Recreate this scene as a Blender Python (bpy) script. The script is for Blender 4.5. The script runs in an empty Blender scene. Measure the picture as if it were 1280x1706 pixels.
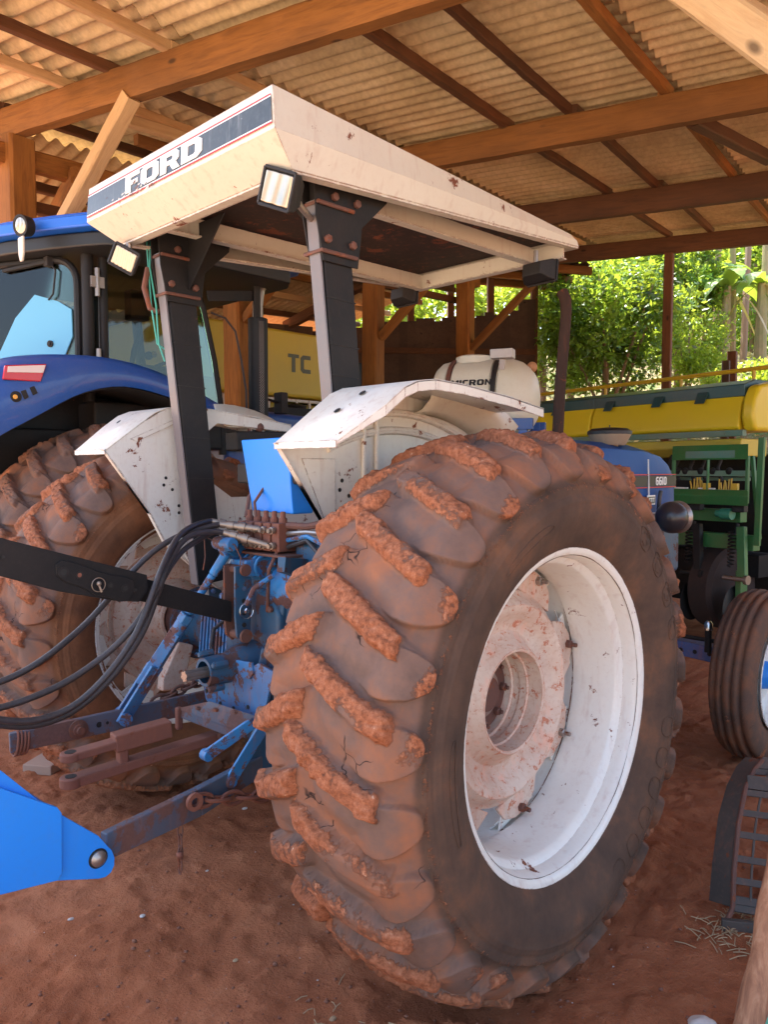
import bpy, bmesh, math, random
import numpy as np
from mathutils import Vector, Matrix, Euler
random.seed(7); rng = np.random.default_rng(7)
S = bpy.context.scene; COL = S.collection
R = math.radians
# ------------------------------------------------------------------ camera
CX = Vector((-1.954, -2.386, 1.486)); YAW, PIT = 0.7752, -0.0555; FPX = 1278.0
_f = Vector((math.cos(PIT)*math.cos(YAW), math.cos(PIT)*math.sin(YAW), math.sin(PIT)))
_r = Vector((math.sin(YAW), -math.cos(YAW), 0)); _u = _r.cross(_f)
cam_d = bpy.data.cameras.new('camera'); cam = bpy.data.objects.new('camera', cam_d); COL.objects.link(cam)
cam.matrix_world = Matrix(((_r.x, _u.x, -_f.x, CX.x), (_r.y, _u.y, -_f.y, CX.y), (_r.z, _u.z, -_f.z, CX.z), (0, 0, 0, 1)))
cam_d.sensor_fit = 'VERTICAL'; cam_d.sensor_height = 24; cam_d.lens = 24*FPX/1706
cam_d.clip_start = .05; cam_d.clip_end = 500
S.camera = cam
# ------------------------------------------------------------------ world, sun, exposure
SUN_EL, SUN_HEAD = 58, 72          # elevation; compass heading (deg from +X, ccw) the light comes FROM
w = bpy.data.worlds.new('World'); S.world = w; w.use_nodes = True
nt = w.node_tree; bg = nt.nodes['Background']; sky = nt.nodes.new('ShaderNodeTexSky')
sky.sky_type = 'NISHITA'; sky.sun_disc = False; sky.sun_elevation = R(SUN_EL)
sky.sun_rotation = R(90-SUN_HEAD); sky.air_density = 1.0; sky.dust_density = 3.0
nt.links.new(sky.outputs[0], bg.inputs[0]); bg.inputs[1].default_value = 0.145
sl = bpy.data.lights.new('sun', 'SUN'); sl.energy = 5.0; sl.angle = R(.5); sl.color = (1, .95, .86)
sun = bpy.data.objects.new('sun', sl); COL.objects.link(sun)
_sd = Vector((math.cos(R(SUN_EL))*math.cos(R(SUN_HEAD)), math.cos(R(SUN_EL))*math.sin(R(SUN_HEAD)), math.sin(R(SUN_EL))))
sun.rotation_euler = _sd.to_track_quat('Z', 'Y').to_euler(); sun.location = (0, 0, 20)
S.view_settings.view_transform = 'Standard'; S.view_settings.look = 'None'
S.view_settings.gamma = 1; S.view_settings.exposure = 2.35
S.cycles.max_bounces = 10; S.cycles.diffuse_bounces = 6; S.cycles.transparent_max_bounces = 12
S.cycles.sample_clamp_indirect = 6
G = -.05                            # ground level
# ------------------------------------------------------------------ measuring helpers: a photo point at a known plane
def ray(x, y): return (_f + _r*((x-640)/FPX) - _u*((y-853)/FPX)).normalized()
def UX(x, y, v): d = ray(x, y); return CX + d*((v-CX.x)/d.x)
def UY(x, y, v): d = ray(x, y); return CX + d*((v-CX.y)/d.y)
def UZ(x, y, v): d = ray(x, y); return CX + d*((v-CX.z)/d.z)
def UD(x, y, v): return CX + ray(x, y)*v
V = Vector
# ------------------------------------------------------------------ noise for mesh relief
def _h(ix, iy, iz):
    n = (ix*374761393 + iy*668265263 + iz*2147483647) & 0xffffffff
    n = ((n ^ (n >> 13))*1274126177) & 0xffffffff
    return ((n ^ (n >> 16)) & 0xffff)/65535.0
def vn(p, sc):
    p = np.asarray(p, float)*sc + 1000; i = np.floor(p).astype(np.int64); f = p-i; f = f*f*(3-2*f); o = 0
    for a in (0, 1):
        for b in (0, 1):
            for c in (0, 1):
                wgt = (f[..., 0] if a else 1-f[..., 0])*(f[..., 1] if b else 1-f[..., 1])*(f[..., 2] if c else 1-f[..., 2])
                o = o + wgt*_h(i[..., 0]+a, i[..., 1]+b, i[..., 2]+c)
    return o*2-1
def fbm(p, sc, n=4):
    return sum(vn(p, sc*2.03**k)*.5**k for k in range(n))
def sst(a, b, x): t = np.clip((x-a)/(b-a), 0, 1); return t*t*(3-2*t)
# ------------------------------------------------------------------ materials
MATS = {}
def newmat(name):
    m = bpy.data.materials.new(name); m.use_nodes = True; MATS[name] = m
    return m, m.node_tree, m.node_tree.nodes['Principled BSDF']
def N(nt, t, **k):
    n = nt.nodes.new(t)
    for a, b in k.items():
        if a in n.inputs: n.inputs[a].default_value = b
        else: setattr(n, a, b)
    return n
def ramp(nt, fac, stops, interp='LINEAR'):
    n = nt.nodes.new('ShaderNodeValToRGB'); cr = n.color_ramp; cr.interpolation = interp
    while len(cr.elements) < len(stops): cr.elements.new(.5)
    for e, (p, c) in zip(cr.elements, stops):
        e.position = p; e.color = (*c, 1) if len(c) == 3 else c
    nt.links.new(fac, n.inputs[0]); return n.outputs[0]
def noise(nt, co, scale, detail=6, rough=.6, dist=0):
    n = N(nt, 'ShaderNodeTexNoise'); n.inputs['Scale'].default_value = scale; n.inputs['Detail'].default_value = detail
    n.inputs['Roughness'].default_value = rough; n.inputs['Distortion'].default_value = dist
    nt.links.new(co, n.inputs['Vector']); return n.outputs['Fac']
def mixc(nt, fac, a, b, mode='MIX'):
    n = nt.nodes.new('ShaderNodeMix'); n.data_type = 'RGBA'; n.blend_type = mode
    for s, v in ((0, fac), (6, a), (7, b)):
        if hasattr(v, 'node'): nt.links.new(v, n.inputs[s])
        else: n.inputs[s].default_value = v if s == 0 else (*v, 1)
    return n.outputs[2]
def mth(nt, op, a, b=0.0, clamp=False):
    n = nt.nodes.new('ShaderNodeMath'); n.operation = op; n.use_clamp = clamp
    for s, v in ((0, a), (1, b)):
        if hasattr(v, 'node'): nt.links.new(v, n.inputs[s])
        else: n.inputs[s].default_value = v
    return n.outputs[0]
def bump(nt, h, strength, dist=.01):
    n = nt.nodes.new('ShaderNodeBump'); n.inputs['Strength'].default_value = strength; n.inputs['Distance'].default_value = dist
    nt.links.new(h, n.inputs['Height']); return n.outputs[0]
def coords(nt, scale=(1, 1, 1)):
    tc = nt.nodes.new('ShaderNodeTexCoord'); mp = nt.nodes.new('ShaderNodeMapping')
    mp.inputs['Scale'].default_value = scale; nt.links.new(tc.outputs['Object'], mp.inputs[0]); return mp.outputs[0]
RUST = (.10, .028, .012); DUST = (.36, .16, .085)
def paint(name, base, rough=.4, rust=.0, dust=.25, metal=0, rsc=9, rustc=RUST, dustc=DUST, alt=None, bmp=.15, edge=0, coat=0, spec=.5):
    m, nt, b = newmat(name); co = coords(nt)
    c = base
    if alt: c = mixc(nt, ramp(nt, noise(nt, co, 3), [(.35, (0, 0, 0)), (.65, (1, 1, 1))]), base, alt)
    n2 = noise(nt, co, 2.3, 8, .65)
    dm = ramp(nt, n2, [(.35, (0, 0, 0)), (.8, (1, 1, 1))])
    c = mixc(nt, mth(nt, 'MULTIPLY', dm, dust), c, dustc)
    n3 = noise(nt, co, 60, 4, .7)
    c = mixc(nt, mth(nt, 'MULTIPLY', ramp(nt, n3, [(.5, (0, 0, 0)), (.75, (1, 1, 1))]), dust*.6), c, dustc)
    bh = n3
    rr = rough
    if rust > 0:
        n4 = noise(nt, co, rsc, 9, .72, .3); t = .70-.28*rust
        rm = ramp(nt, n4, [(t, (0, 0, 0)), (t+.025, (1, 1, 1))])
        if edge:                                    # chipped, rusted edges
            bv = N(nt, 'ShaderNodeBevel'); bv.samples = 4; bv.inputs['Radius'].default_value = edge; ge_ = nt.nodes.new('ShaderNodeNewGeometry'); dt = nt.nodes.new('ShaderNodeVectorMath'); dt.operation = 'DOT_PRODUCT'
            nt.links.new(bv.outputs[0], dt.inputs[0]); nt.links.new(ge_.outputs['Normal'], dt.inputs[1]); em = mth(nt, 'MULTIPLY', mth(nt, 'SUBTRACT', 1.0, dt.outputs['Value']), 3.0)
            em = mth(nt, 'MULTIPLY', em, ramp(nt, noise(nt, co, 26, 7, .75), [(.42, (0, 0, 0)), (.58, (1, 1, 1))]), True); rm = mth(nt, 'MAXIMUM', rm, ramp(nt, em, [(.12, (0, 0, 0)), (.3, (1, 1, 1))]))
        # long faint run marks below the rust
        st = noise(nt, coords(nt, (1, 1, .12)), 30, 4, .6); c = mixc(nt, mth(nt, 'MULTIPLY', ramp(nt, st, [(.55, (0, 0, 0)), (.75, (1, 1, 1))]), min(.6, rust*.9)), c, tuple(min(1, x*3.2) for x in rustc))
        rc = mixc(nt, noise(nt, co, 90), rustc, tuple(min(1, x*2.6) for x in rustc))
        c = mixc(nt, rm, c, rc)
        rr = mth(nt, 'ADD', mth(nt, 'MULTIPLY', rm, .85-rough), rough)
        bh = mth(nt, 'SUBTRACT', mth(nt, 'MULTIPLY', n3, .3), mth(nt, 'MULTIPLY', rm, .5))
    if hasattr(c, 'node'): nt.links.new(c, b.inputs['Base Color'])
    else: b.inputs['Base Color'].default_value = (*c, 1)
    if hasattr(rr, 'node'): nt.links.new(rr, b.inputs['Roughness'])
    else: b.inputs['Roughness'].default_value = rr
    b.inputs['Metallic'].default_value = metal
    b.inputs['Coat Weight'].default_value = coat; b.inputs['Specular IOR Level'].default_value = spec
    nt.links.new(bump(nt, bh, bmp, .004), b.inputs['Normal'])
    return m
def wood(name, c1, c2, stain=.5, sc=1.0):
    m, nt, b = newmat(name); co = coords(nt, (1.2*sc, 14*sc, 14*sc))
    n = noise(nt, co, 2.2, 8, .65, .8); co2 = coords(nt, (.6, 2, 2)); n2 = noise(nt, co2, 1.6, 4)
    c = ramp(nt, n, [(.3, c1), (.55, c2), (.7, tuple(x*.8 for x in c2)), (.85, tuple(x*.45 for x in c1))])
    c = mixc(nt, mth(nt, 'MULTIPLY', ramp(nt, n2, [(.45, (0, 0, 0)), (.7, (1, 1, 1))]), stain), c, tuple(x*.35 for x in c1))
    oi = nt.nodes.new('ShaderNodeObjectInfo'); c = mixc(nt, mth(nt, 'MULTIPLY', oi.outputs['Random'], .55), c, tuple(x*.55 for x in c1))
    kn = nt.nodes.new('ShaderNodeTexVoronoi'); kn.inputs['Scale'].default_value = 2.3; nt.links.new(coords(nt, (.9, 2.2, 2.2)), kn.inputs['Vector']); c = mixc(nt, ramp(nt, kn.outputs['Distance'], [(.05, (1, 1, 1)), (.11, (0, 0, 0))]), c, tuple(x*.3 for x in c1))
    nt.links.new(c, b.inputs['Base Color']); b.inputs['Roughness'].default_value = .8
    nt.links.new(bump(nt, n, .5, .008), b.inputs['Normal']); return m
M_white = paint('white_enamel', (.70, .67, .60), .38, .32, .22, rsc=9, edge=.006)
M_rim = paint('rim_enamel', (.78, .77, .72), .33, .26, .16, rsc=16, bmp=.1, edge=.005)
M_disc = paint('dusty_rusty_disc', (.68, .58, .49), .6, .46, 1.0, rsc=38, rustc=(.26, .10, .06), dustc=(.42, .20, .12), edge=.008)
M_canopy = paint('cream_enamel', (.64, .59, .49), .42, .26, .16, rsc=8, edge=.007)
M_housing = paint('shaded_greasy_rusty_blue', (.006, .085, .17), .5, .56, .55, rsc=12, rustc=(.05, .022, .018), dustc=(.09, .05, .045))  # greasy rusted blue, base darkened to paint in shade among the hitch parts
M_black = paint('black_enamel', (.010, .010, .011), .55, .02, .10, dustc=(.14, .10, .08), spec=.28)
M_dark = paint('black_rubber', (.016, .015, .015), .6, 0, .16, dustc=(.12, .09, .08), spec=.3)
M_hose = paint('dusty_hose_rubber', (.022, .019, .02), .5, 0, .3, dustc=(.17, .12, .11))
M_blue = paint('worn_tractor_blue', (.008, .13, .32), .42, .62, .55, rsc=13, rustc=(.07, .032, .028), dustc=(.15, .10, .11), alt=(.02, .25, .58))
M_linkb = paint('rust_worn_blue_link', (.05, .10, .16), .6, .72, .9, rsc=7, rustc=(.075, .035, .028), dustc=(.13, .065, .05))
M_bright = paint('bright_plate_blue', (.006, .23, .80), .42, .05, .14, bmp=.08, rsc=22, dustc=(.12, .20, .32), edge=.004)
M_roofb = paint('bright_roof_blue', (.012, .15, .72), .35, 0, .05, bmp=.03)
M_nhblue = paint('deep_machine_blue', (.006, .075, .34), .4, 0, .32, dustc=(.16, .17, .24), bmp=.05, coat=.3)
M_rust = paint('rusty_iron', (.10, .045, .035), .75, .5, .5, rsc=20, dustc=(.22, .085, .05))
M_redrust = paint('dusty_red_iron', (.17, .06, .04), .8, .3, .6, rsc=20, dustc=(.27, .10, .055))
M_steel = paint('worn_steel', (.32, .30, .28), .4, .25, .3, metal=.8, rsc=25)
M_brass = paint('dusty_coupler_steel', (.30, .25, .20), .45, .25, .35, metal=.6, rsc=25)
M_yellow = paint('faded_yellow_plastic', (.74, .55, .015), .38, 0, .15, dustc=(.5, .35, .1), bmp=.05)
M_tcy = paint('dusty_combine_yellow', (.60, .46, .05), .5, 0, .35, dustc=(.4, .3, .1))
M_lid = paint('dark_green_lid', (.012, .075, .085), .35, 0, .15)
M_green = paint('planter_green', (.015, .17, .05), .38, .05, .2)
M_tank = paint('translucent_white_tank', (.72, .70, .58), .45, 0, .3, dustc=(.5, .4, .22))
M_wood = wood('orange_timber', (.21, .080, .014), (.38, .155, .030), .55)
M_woodd = wood('old_dark_timber', (.09, .035, .012), (.16, .062, .02), .6)
M_woodl = wood('fresh_pale_timber', (.55, .33, .15), (.70, .46, .23), .15)
M_plank = wood('weathered_plank', (.055, .03, .018), (.09, .05, .03), .5)
M_grate = paint('dark_grate_steel', (.048, .042, .038), .65, .3, .5, rsc=18, dustc=(.18, .11, .08))
M_chrome = paint('bright_metal', (.6, .6, .6), .25, 0, .1, metal=1)
M_lens, nt, b = newmat('lamp_lens'); co = coords(nt, (1, 1, 1)); wv = N(nt, 'ShaderNodeTexWave'); wv.inputs['Scale'].default_value = 28; nt.links.new(co, wv.inputs['Vector'])
b.inputs['Roughness'].default_value = .16; b.inputs['Metallic'].default_value = .6
nt.links.new(mixc(nt, noise(nt, co, 14, 2), (.30, .30, .28), (.62, .50, .36)), b.inputs['Base Color']); nt.links.new(bump(nt, wv.outputs['Fac'], .5, .004), b.inputs['Normal'])
def flat(name, c, rough=.5, metal=0, emit=None, alpha=None):
    m, nt, b = newmat(name); b.inputs['Base Color'].default_value = (*c, 1); b.inputs['Roughness'].default_value = rough; b.inputs['Metallic'].default_value = metal
    return m
M_letter = paint('white_letter', (.80, .80, .78), .45, .12, .1, rsc=14)
M_band = paint('dark_decal_band', (.012, .018, .02), .35, .12, .16, dustc=(.3, .33, .33), rustc=(.55, .5, .42), rsc=12)
M_pin = flat('red_pinstripe', (.45, .02, .03)); M_redlens = flat('red_lens', (.55, .02, .03), .15); M_whlens = flat('pale_lens', (.75, .6, .55), .15)
M_amber = flat('amber_lens', (.8, .35, .03), .2); M_grey = flat('grey_letter', (.10, .11, .07)); M_blk = flat('black_letter', (.015, .015, .015))
M_paleblue = flat('sky_reflection_sheet', (.13, .40, .60), .25)
M_tealwire = flat('teal_wire', (.05, .35, .28)); M_cordy = flat('yellow_pipe', (.55, .35, .02), .4)
def glassmat(name, tint, mixf):
    m, nt, b = newmat(name); out = nt.nodes['Material Output']; nt.nodes.remove(b)
    t = N(nt, 'ShaderNodeBsdfTransparent'); t.inputs[0].default_value = (*tint, 1); g = N(nt, 'ShaderNodeBsdfGlossy'); g.inputs['Roughness'].default_value = .03
    fr = N(nt, 'ShaderNodeFresnel'); fr.inputs[0].default_value = 1.5
    mx = N(nt, 'ShaderNodeMixShader'); nt.links.new(mth(nt, 'ADD', fr.outputs[0], mixf, True), mx.inputs[0])
    nt.links.new(t.outputs[0], mx.inputs[1]); nt.links.new(g.outputs[0], mx.inputs[2]); nt.links.new(mx.outputs[0], out.inputs[0]); return m
M_glass = glassmat('cab_glass', (.50, .60, .55), .0); M_gglass = glassmat('green_edge_glass', (.35, .62, .50), .08)
# tyre rubber: dried mud where the 'mud' attribute says it stuck
def tyremat(name, dusty, ora=False):
    m, nt, b = newmat(name); co = coords(nt)
    am = N(nt, 'ShaderNodeAttribute'); am.attribute_name = 'mud'; ap = N(nt, 'ShaderNodeAttribute'); ap.attribute_name = 'tread'
    n1 = noise(nt, co, 5, 8, .65); n2 = noise(nt, co, 60, 6, .75); n3 = noise(nt, co, 190, 3, .7)
    rub = ramp(nt, n1, [(.3, (.050, .033, .026)), (.52, (.095, .055, .038)), (.75, (.20, .088, .045))])
    if dusty: rub = ramp(nt, n1, [(.3, (.15, .085, .055)), (.55, (.24, .13, .08)), (.75, (.33, .18, .10))])
    if ora: rub = ramp(nt, n1, [(.3, (.10, .045, .025)), (.52, (.19, .078, .036)), (.75, (.30, .12, .055))])
    tr = ramp(nt, n1, [(.30, (.11, .070, .056)), (.45, (.165, .096, .072)), (.58, (.24, .104, .060)), (.74, (.32, .115, .052))])
    c = mixc(nt, ap.outputs['Fac'], rub, tr)
    dco = nt.nodes.new('ShaderNodeVectorMath'); dco.operation = 'MULTIPLY_ADD'; nx = N(nt, 'ShaderNodeTexNoise'); nx.inputs['Scale'].default_value = 14; nt.links.new(co, nx.inputs['Vector']); nt.links.new(nx.outputs['Color'], dco.inputs[0]); dco.inputs[1].default_value = (.06, .06, .06); nt.links.new(co, dco.inputs[2])
    vo = nt.nodes.new('ShaderNodeTexVoronoi'); vo.feature = 'DISTANCE_TO_EDGE'; vo.inputs['Scale'].default_value = 7.5; nt.links.new(dco.outputs[0], vo.inputs['Vector'])
    ck = mth(nt, 'MULTIPLY', ramp(nt, vo.outputs['Distance'], [(.004, (1, 1, 1)), (.014, (0, 0, 0))]), ramp(nt, noise(nt, co, 6, 2), [(.59, (0, 0, 0)), (.64, (1, 1, 1))])); ck = mth(nt, 'MULTIPLY', ck, ap.outputs['Fac'])
    c = mixc(nt, ck, c, (.03, .016, .012))
    mud = ramp(nt, n2, [(.32, (.12, .038, .018)), (.45, (.26, .086, .038)), (.56, (.34, .120, .058)), (.66, (.40, .17, .09)), (.72, (.72, .50, .36))])
    mm = mth(nt, 'ADD', am.outputs['Fac'], mth(nt, 'MULTIPLY', mth(nt, 'SUBTRACT', n2, .5), 1.2))
    mm = ramp(nt, mm, [(.42, (0, 0, 0)), (.58, (1, 1, 1))])
    c = mixc(nt, mm, c, mud)
    nt.links.new(c, b.inputs['Base Color']); b.inputs['Roughness'].default_value = .85; b.inputs['Specular IOR Level'].default_value = .25
    h = mth(nt, 'ADD', mth(nt, 'MULTIPLY', n2, .7), mth(nt, 'MULTIPLY', n3, .5))
    h = mth(nt, 'MULTIPLY', h, mth(nt, 'ADD', mth(nt, 'MULTIPLY', mm, .9), .22))
    nt.links.new(bump(nt, h, .75, .007), b.inputs['Normal']); return m
M_tyre = tyremat('muddy_tyre_rubber', False); M_tyre3 = tyremat('orange_dusted_tyre', False, True); M_tyre2 = tyremat('dusty_tyre_rubber', True)
# ------------------------------------------------------------------ object bookkeeping
ORG = {}
def thing(name, label, cat, loc, group=None, kind=None):
    o = bpy.data.objects.new(name, None); COL.objects.link(o); o.location = loc; o.empty_display_size = .1
    o['label'] = label; o['category'] = cat
    if group: o['group'] = group
    ORG[o.name] = V(loc); return o
def tag(o, label=None, cat=None, group=None, kind=None):
    for k, v in (('label', label), ('category', cat), ('group', group), ('kind', kind)):
        if v: o[k] = v
    return o
class MB:
    """collects shapes given in world coordinates and links them as one mesh"""
    def __init__(s): s.v = []; s.f = []
    def add(s, vs, fs): n = len(s.v); s.v += [V(p) for p in vs]; s.f += [tuple(i+n for i in q) for q in fs]; return s
    def box(s, c, sz, rot=None):
        c = V(c); h = [x/2 for x in sz]; m = rot.to_matrix() if isinstance(rot, Euler) else (rot or Matrix.Identity(3))
        vs = [c + m @ V((a*h[0], b_*h[1], d*h[2])) for a in (-1, 1) for b_ in (-1, 1) for d in (-1, 1)]
        return s.add(vs, [(0, 1, 3, 2), (4, 6, 7, 5), (0, 4, 5, 1), (2, 3, 7, 6), (0, 2, 6, 4), (1, 5, 7, 3)])
    def beam(s, a, b, w, h, up=V((0, 0, 1)), w2=None, h2=None):
        a, b = V(a), V(b); d = (b-a).normalized(); sd = d.cross(up)
        sd = sd.normalized() if sd.length > 1e-4 else V((1, 0, 0)); u = sd.cross(d); w2 = w2 or w; h2 = h2 or h
        vs = [p + sd*x*ww/2 + u*y*hh/2 for p, ww, hh in ((a, w, h), (b, w2, h2)) for x, y in ((-1, -1), (1, -1), (1, 1), (-1, 1))]
        return s.add(vs, [(0, 3, 2, 1), (4, 5, 6, 7), (0, 1, 5, 4), (1, 2, 6, 5), (2, 3, 7, 6), (3, 0, 4, 7)])
    def prism(s, pts, off):
        """polygon (list of 3-d points) swept by the vector off"""
        n = len(pts); off = V(off); vs = [V(p) for p in pts] + [V(p)+off for p in pts]
        return s.add(vs, [tuple(range(n))[::-1], tuple(range(n, 2*n))] + [(i, (i+1) % n, n+(i+1) % n, n+i) for i in range(n)])
    def tube(s, pts, r, n=10, cap=True):
        pts = [V(p) for p in pts]; rs = r if isinstance(r, (list, tuple)) else [r]*len(pts)
        t0 = (pts[1]-pts[0]).normalized(); nv = t0.orthogonal().normalized(); vs = []; k = len(pts)
        for i, p in enumerate(pts):
            t = (pts[min(i+1, k-1)]-pts[max(i-1, 0)]).normalized(); nv = (nv - t*nv.dot(t)).normalized(); bn = t.cross(nv)
            vs += [p + (nv*math.cos(2*math.pi*j/n) + bn*math.sin(2*math.pi*j/n))*rs[i] for j in range(n)]
        fs = [(i*n+j, i*n+(j+1) % n, (i+1)*n+(j+1) % n, (i+1)*n+j) for i in range(k-1) for j in range(n)]
        if cap: fs += [tuple(range(n))[::-1], tuple(range((k-1)*n, k*n))]
        return s.add(vs, fs)
    def lathe(s, org, axis, prof, n=32, a0=0, a1=2*math.pi, close=False, up=None):
        """prof: (distance along axis, radius)"""
        org = V(org); ax = V(axis).normalized(); e = (up or ax.orthogonal()).normalized(); g = ax.cross(e)
        full = abs(a1-a0-2*math.pi) < 1e-6; m = n if full else n+1; vs = []; P = prof
        for i in range(m):
            t = a0+(a1-a0)*i/n; d = e*math.cos(t)+g*math.sin(t); vs += [org+ax*x+d*q for x, q in P]
        k = len(P); fs = []
        for i in range(n):
            a, b = i*k, ((i+1) % m)*k
            for j in range(k if close else k-1):
                j2 = (j+1) % k; fs.append((a+j, b+j, b+j2, a+j2))
        return s.add(vs, fs)
    def ball(s, c, r, n=12, sc=(1, 1, 1), rough=0):
        c = V(c); vs = []; fs = []; m = n//2
        for i in range(m+1):
            for j in range(n):
                t = math.pi*i/m; q = 2*math.pi*j/n; k = 1+random.uniform(-rough, rough)
                vs.append(c+V((math.sin(t)*math.cos(q)*sc[0], math.sin(t)*math.sin(q)*sc[1], math.cos(t)*sc[2]))*r*k)
        for i in range(m):
            for j in range(n): fs.append((i*n+j, (i+1)*n+j, (i+1)*n+(j+1) % n, i*n+(j+1) % n))
        return s.add(vs, fs)
    def bolt(s, p, ax, r=.012, l=.012, sh=0):
        s.lathe(p, ax, [(0, 0), (0, r), (l, r), (l*1.2, r*.7), (l*1.2, 0)], 6)
        if sh: s.lathe(V(p)+V(ax).normalized()*l*1.2, ax, [(0, r*.5), (sh, r*.5), (sh, 0)], 8)
        return s
    def build(s, name, mat, parent=None, bevel=0, smooth=35, seg=2, solid=0):
        org = ORG[parent.name] if parent else V((0, 0, 0))
        me = bpy.data.meshes.new(name); me.from_pydata([tuple(p-org) for p in s.v], [], s.f); me.validate()
        bm = bmesh.new(); bm.from_mesh(me); bmesh.ops.remove_doubles(bm, verts=bm.verts, dist=1e-5)
        if not solid: bmesh.ops.recalc_face_normals(bm, faces=bm.faces)
        bm.to_mesh(me); bm.free()
        if smooth:
            me.shade_smooth(); me.set_sharp_from_angle(angle=R(smooth))
        me.materials.append(mat); return link(name, me, parent, bevel, seg, solid)
def link(name, me, parent=None, bevel=0, seg=2, solid=0):
    o = bpy.data.objects.new(name, me); COL.objects.link(o)
    if parent: o.parent = parent; ORG[o.name] = ORG[parent.name]
    else: ORG[o.name] = V((0, 0, 0))
    if solid:
        md = o.modifiers.new('thickness', 'SOLIDIFY'); md.thickness = solid; md.offset = 0
    if bevel:
        md = o.modifiers.new('edge', 'BEVEL'); md.width = bevel; md.segments = seg; md.limit_method = 'ANGLE'; md.angle_limit = R(38); md.harden_normals = True
    return o
def npmesh(name, verts, faces, mat, smooth=True, attrs=None):
    me = bpy.data.meshes.new(name); verts = np.asarray(verts, np.float32); faces = np.asarray(faces, np.int32); k = faces.shape[1]
    me.vertices.add(len(verts)); me.vertices.foreach_set('co', verts.ravel())
    me.loops.add(faces.size); me.loops.foreach_set('vertex_index', faces.ravel())
    me.polygons.add(len(faces)); me.polygons.foreach_set('loop_start', np.arange(0, faces.size, k, dtype=np.int32))
    me.update(calc_edges=True)
    if smooth: me.shade_smooth()
    for a, d in (attrs or {}).items():
        at = me.attributes.new(a, 'FLOAT', 'POINT'); at.data.foreach_set('value', np.asarray(d, np.float32).ravel())
    me.materials.append(mat); me.validate(); return me
def grid_faces(nu, nv, wrapu=False):
    i = np.arange(nu if wrapu else nu-1)[:, None]; j = np.arange(nv-1)[None, :]; i2 = (i+1) % nu
    return np.stack([i*nv+j, i2*nv+j, i2*nv+j+1, i*nv+j+1], -1).reshape(-1, 4)
def woodbeam(name, a, b, w, h, mat, parent, up=V((0, 0, 1)), rough=.004, seed=None):
    """a sawn timber as an object whose own x axis runs along it, slightly bowed and uneven"""
    a, b = V(a), V(b); L = (b-a).length; d = (b-a)/L; sd = up.cross(d).normalized(); u = d.cross(sd)
    n = max(3, int(L/.12)); vs = []; ox = random.uniform(0, 50); pr = [(-1, -.82), (-.82, -1), (.82, -1), (1, -.82), (1, .82), (.82, 1), (-.82, 1), (-1, .82)]
    for i in range(n+1):
        x = L*i/n; bow = math.sin(math.pi*i/n)*random.uniform(-.001, .001) + .006*math.sin(x*1.3+ox)
        for y, z in pr: vs.append((x, y*w/2+bow+random.uniform(-rough, rough)*.6, z*h/2+.005*math.sin(x*.9+ox*2)+random.uniform(-rough, rough)*.6))
    fs = [(i*8+j, i*8+(j+1) % 8, (i+1)*8+(j+1) % 8, (i+1)*8+j) for i in range(n) for j in range(8)] + [tuple(range(8))[::-1], tuple(range(n*8, n*8+8))]
    me = bpy.data.meshes.new(name); me.from_pydata(vs, [], fs)
    bm = bmesh.new(); bm.from_mesh(me); bmesh.ops.recalc_face_normals(bm, faces=bm.faces); bm.to_mesh(me); bm.free()
    me.shade_smooth(); me.set_sharp_from_angle(angle=R(30)); me.materials.append(mat)
    o = bpy.data.objects.new(name, me); COL.objects.link(o)
    org = ORG[parent.name] if parent else V((0, 0, 0)); a2 = a-org
    m = Matrix(((d.x, sd.x, u.x, a2.x), (d.y, sd.y, u.y, a2.y), (d.z, sd.z, u.z, a2.z), (0, 0, 0, 1)))
    if parent: o.parent = parent
    o.matrix_local = m; return o
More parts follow.
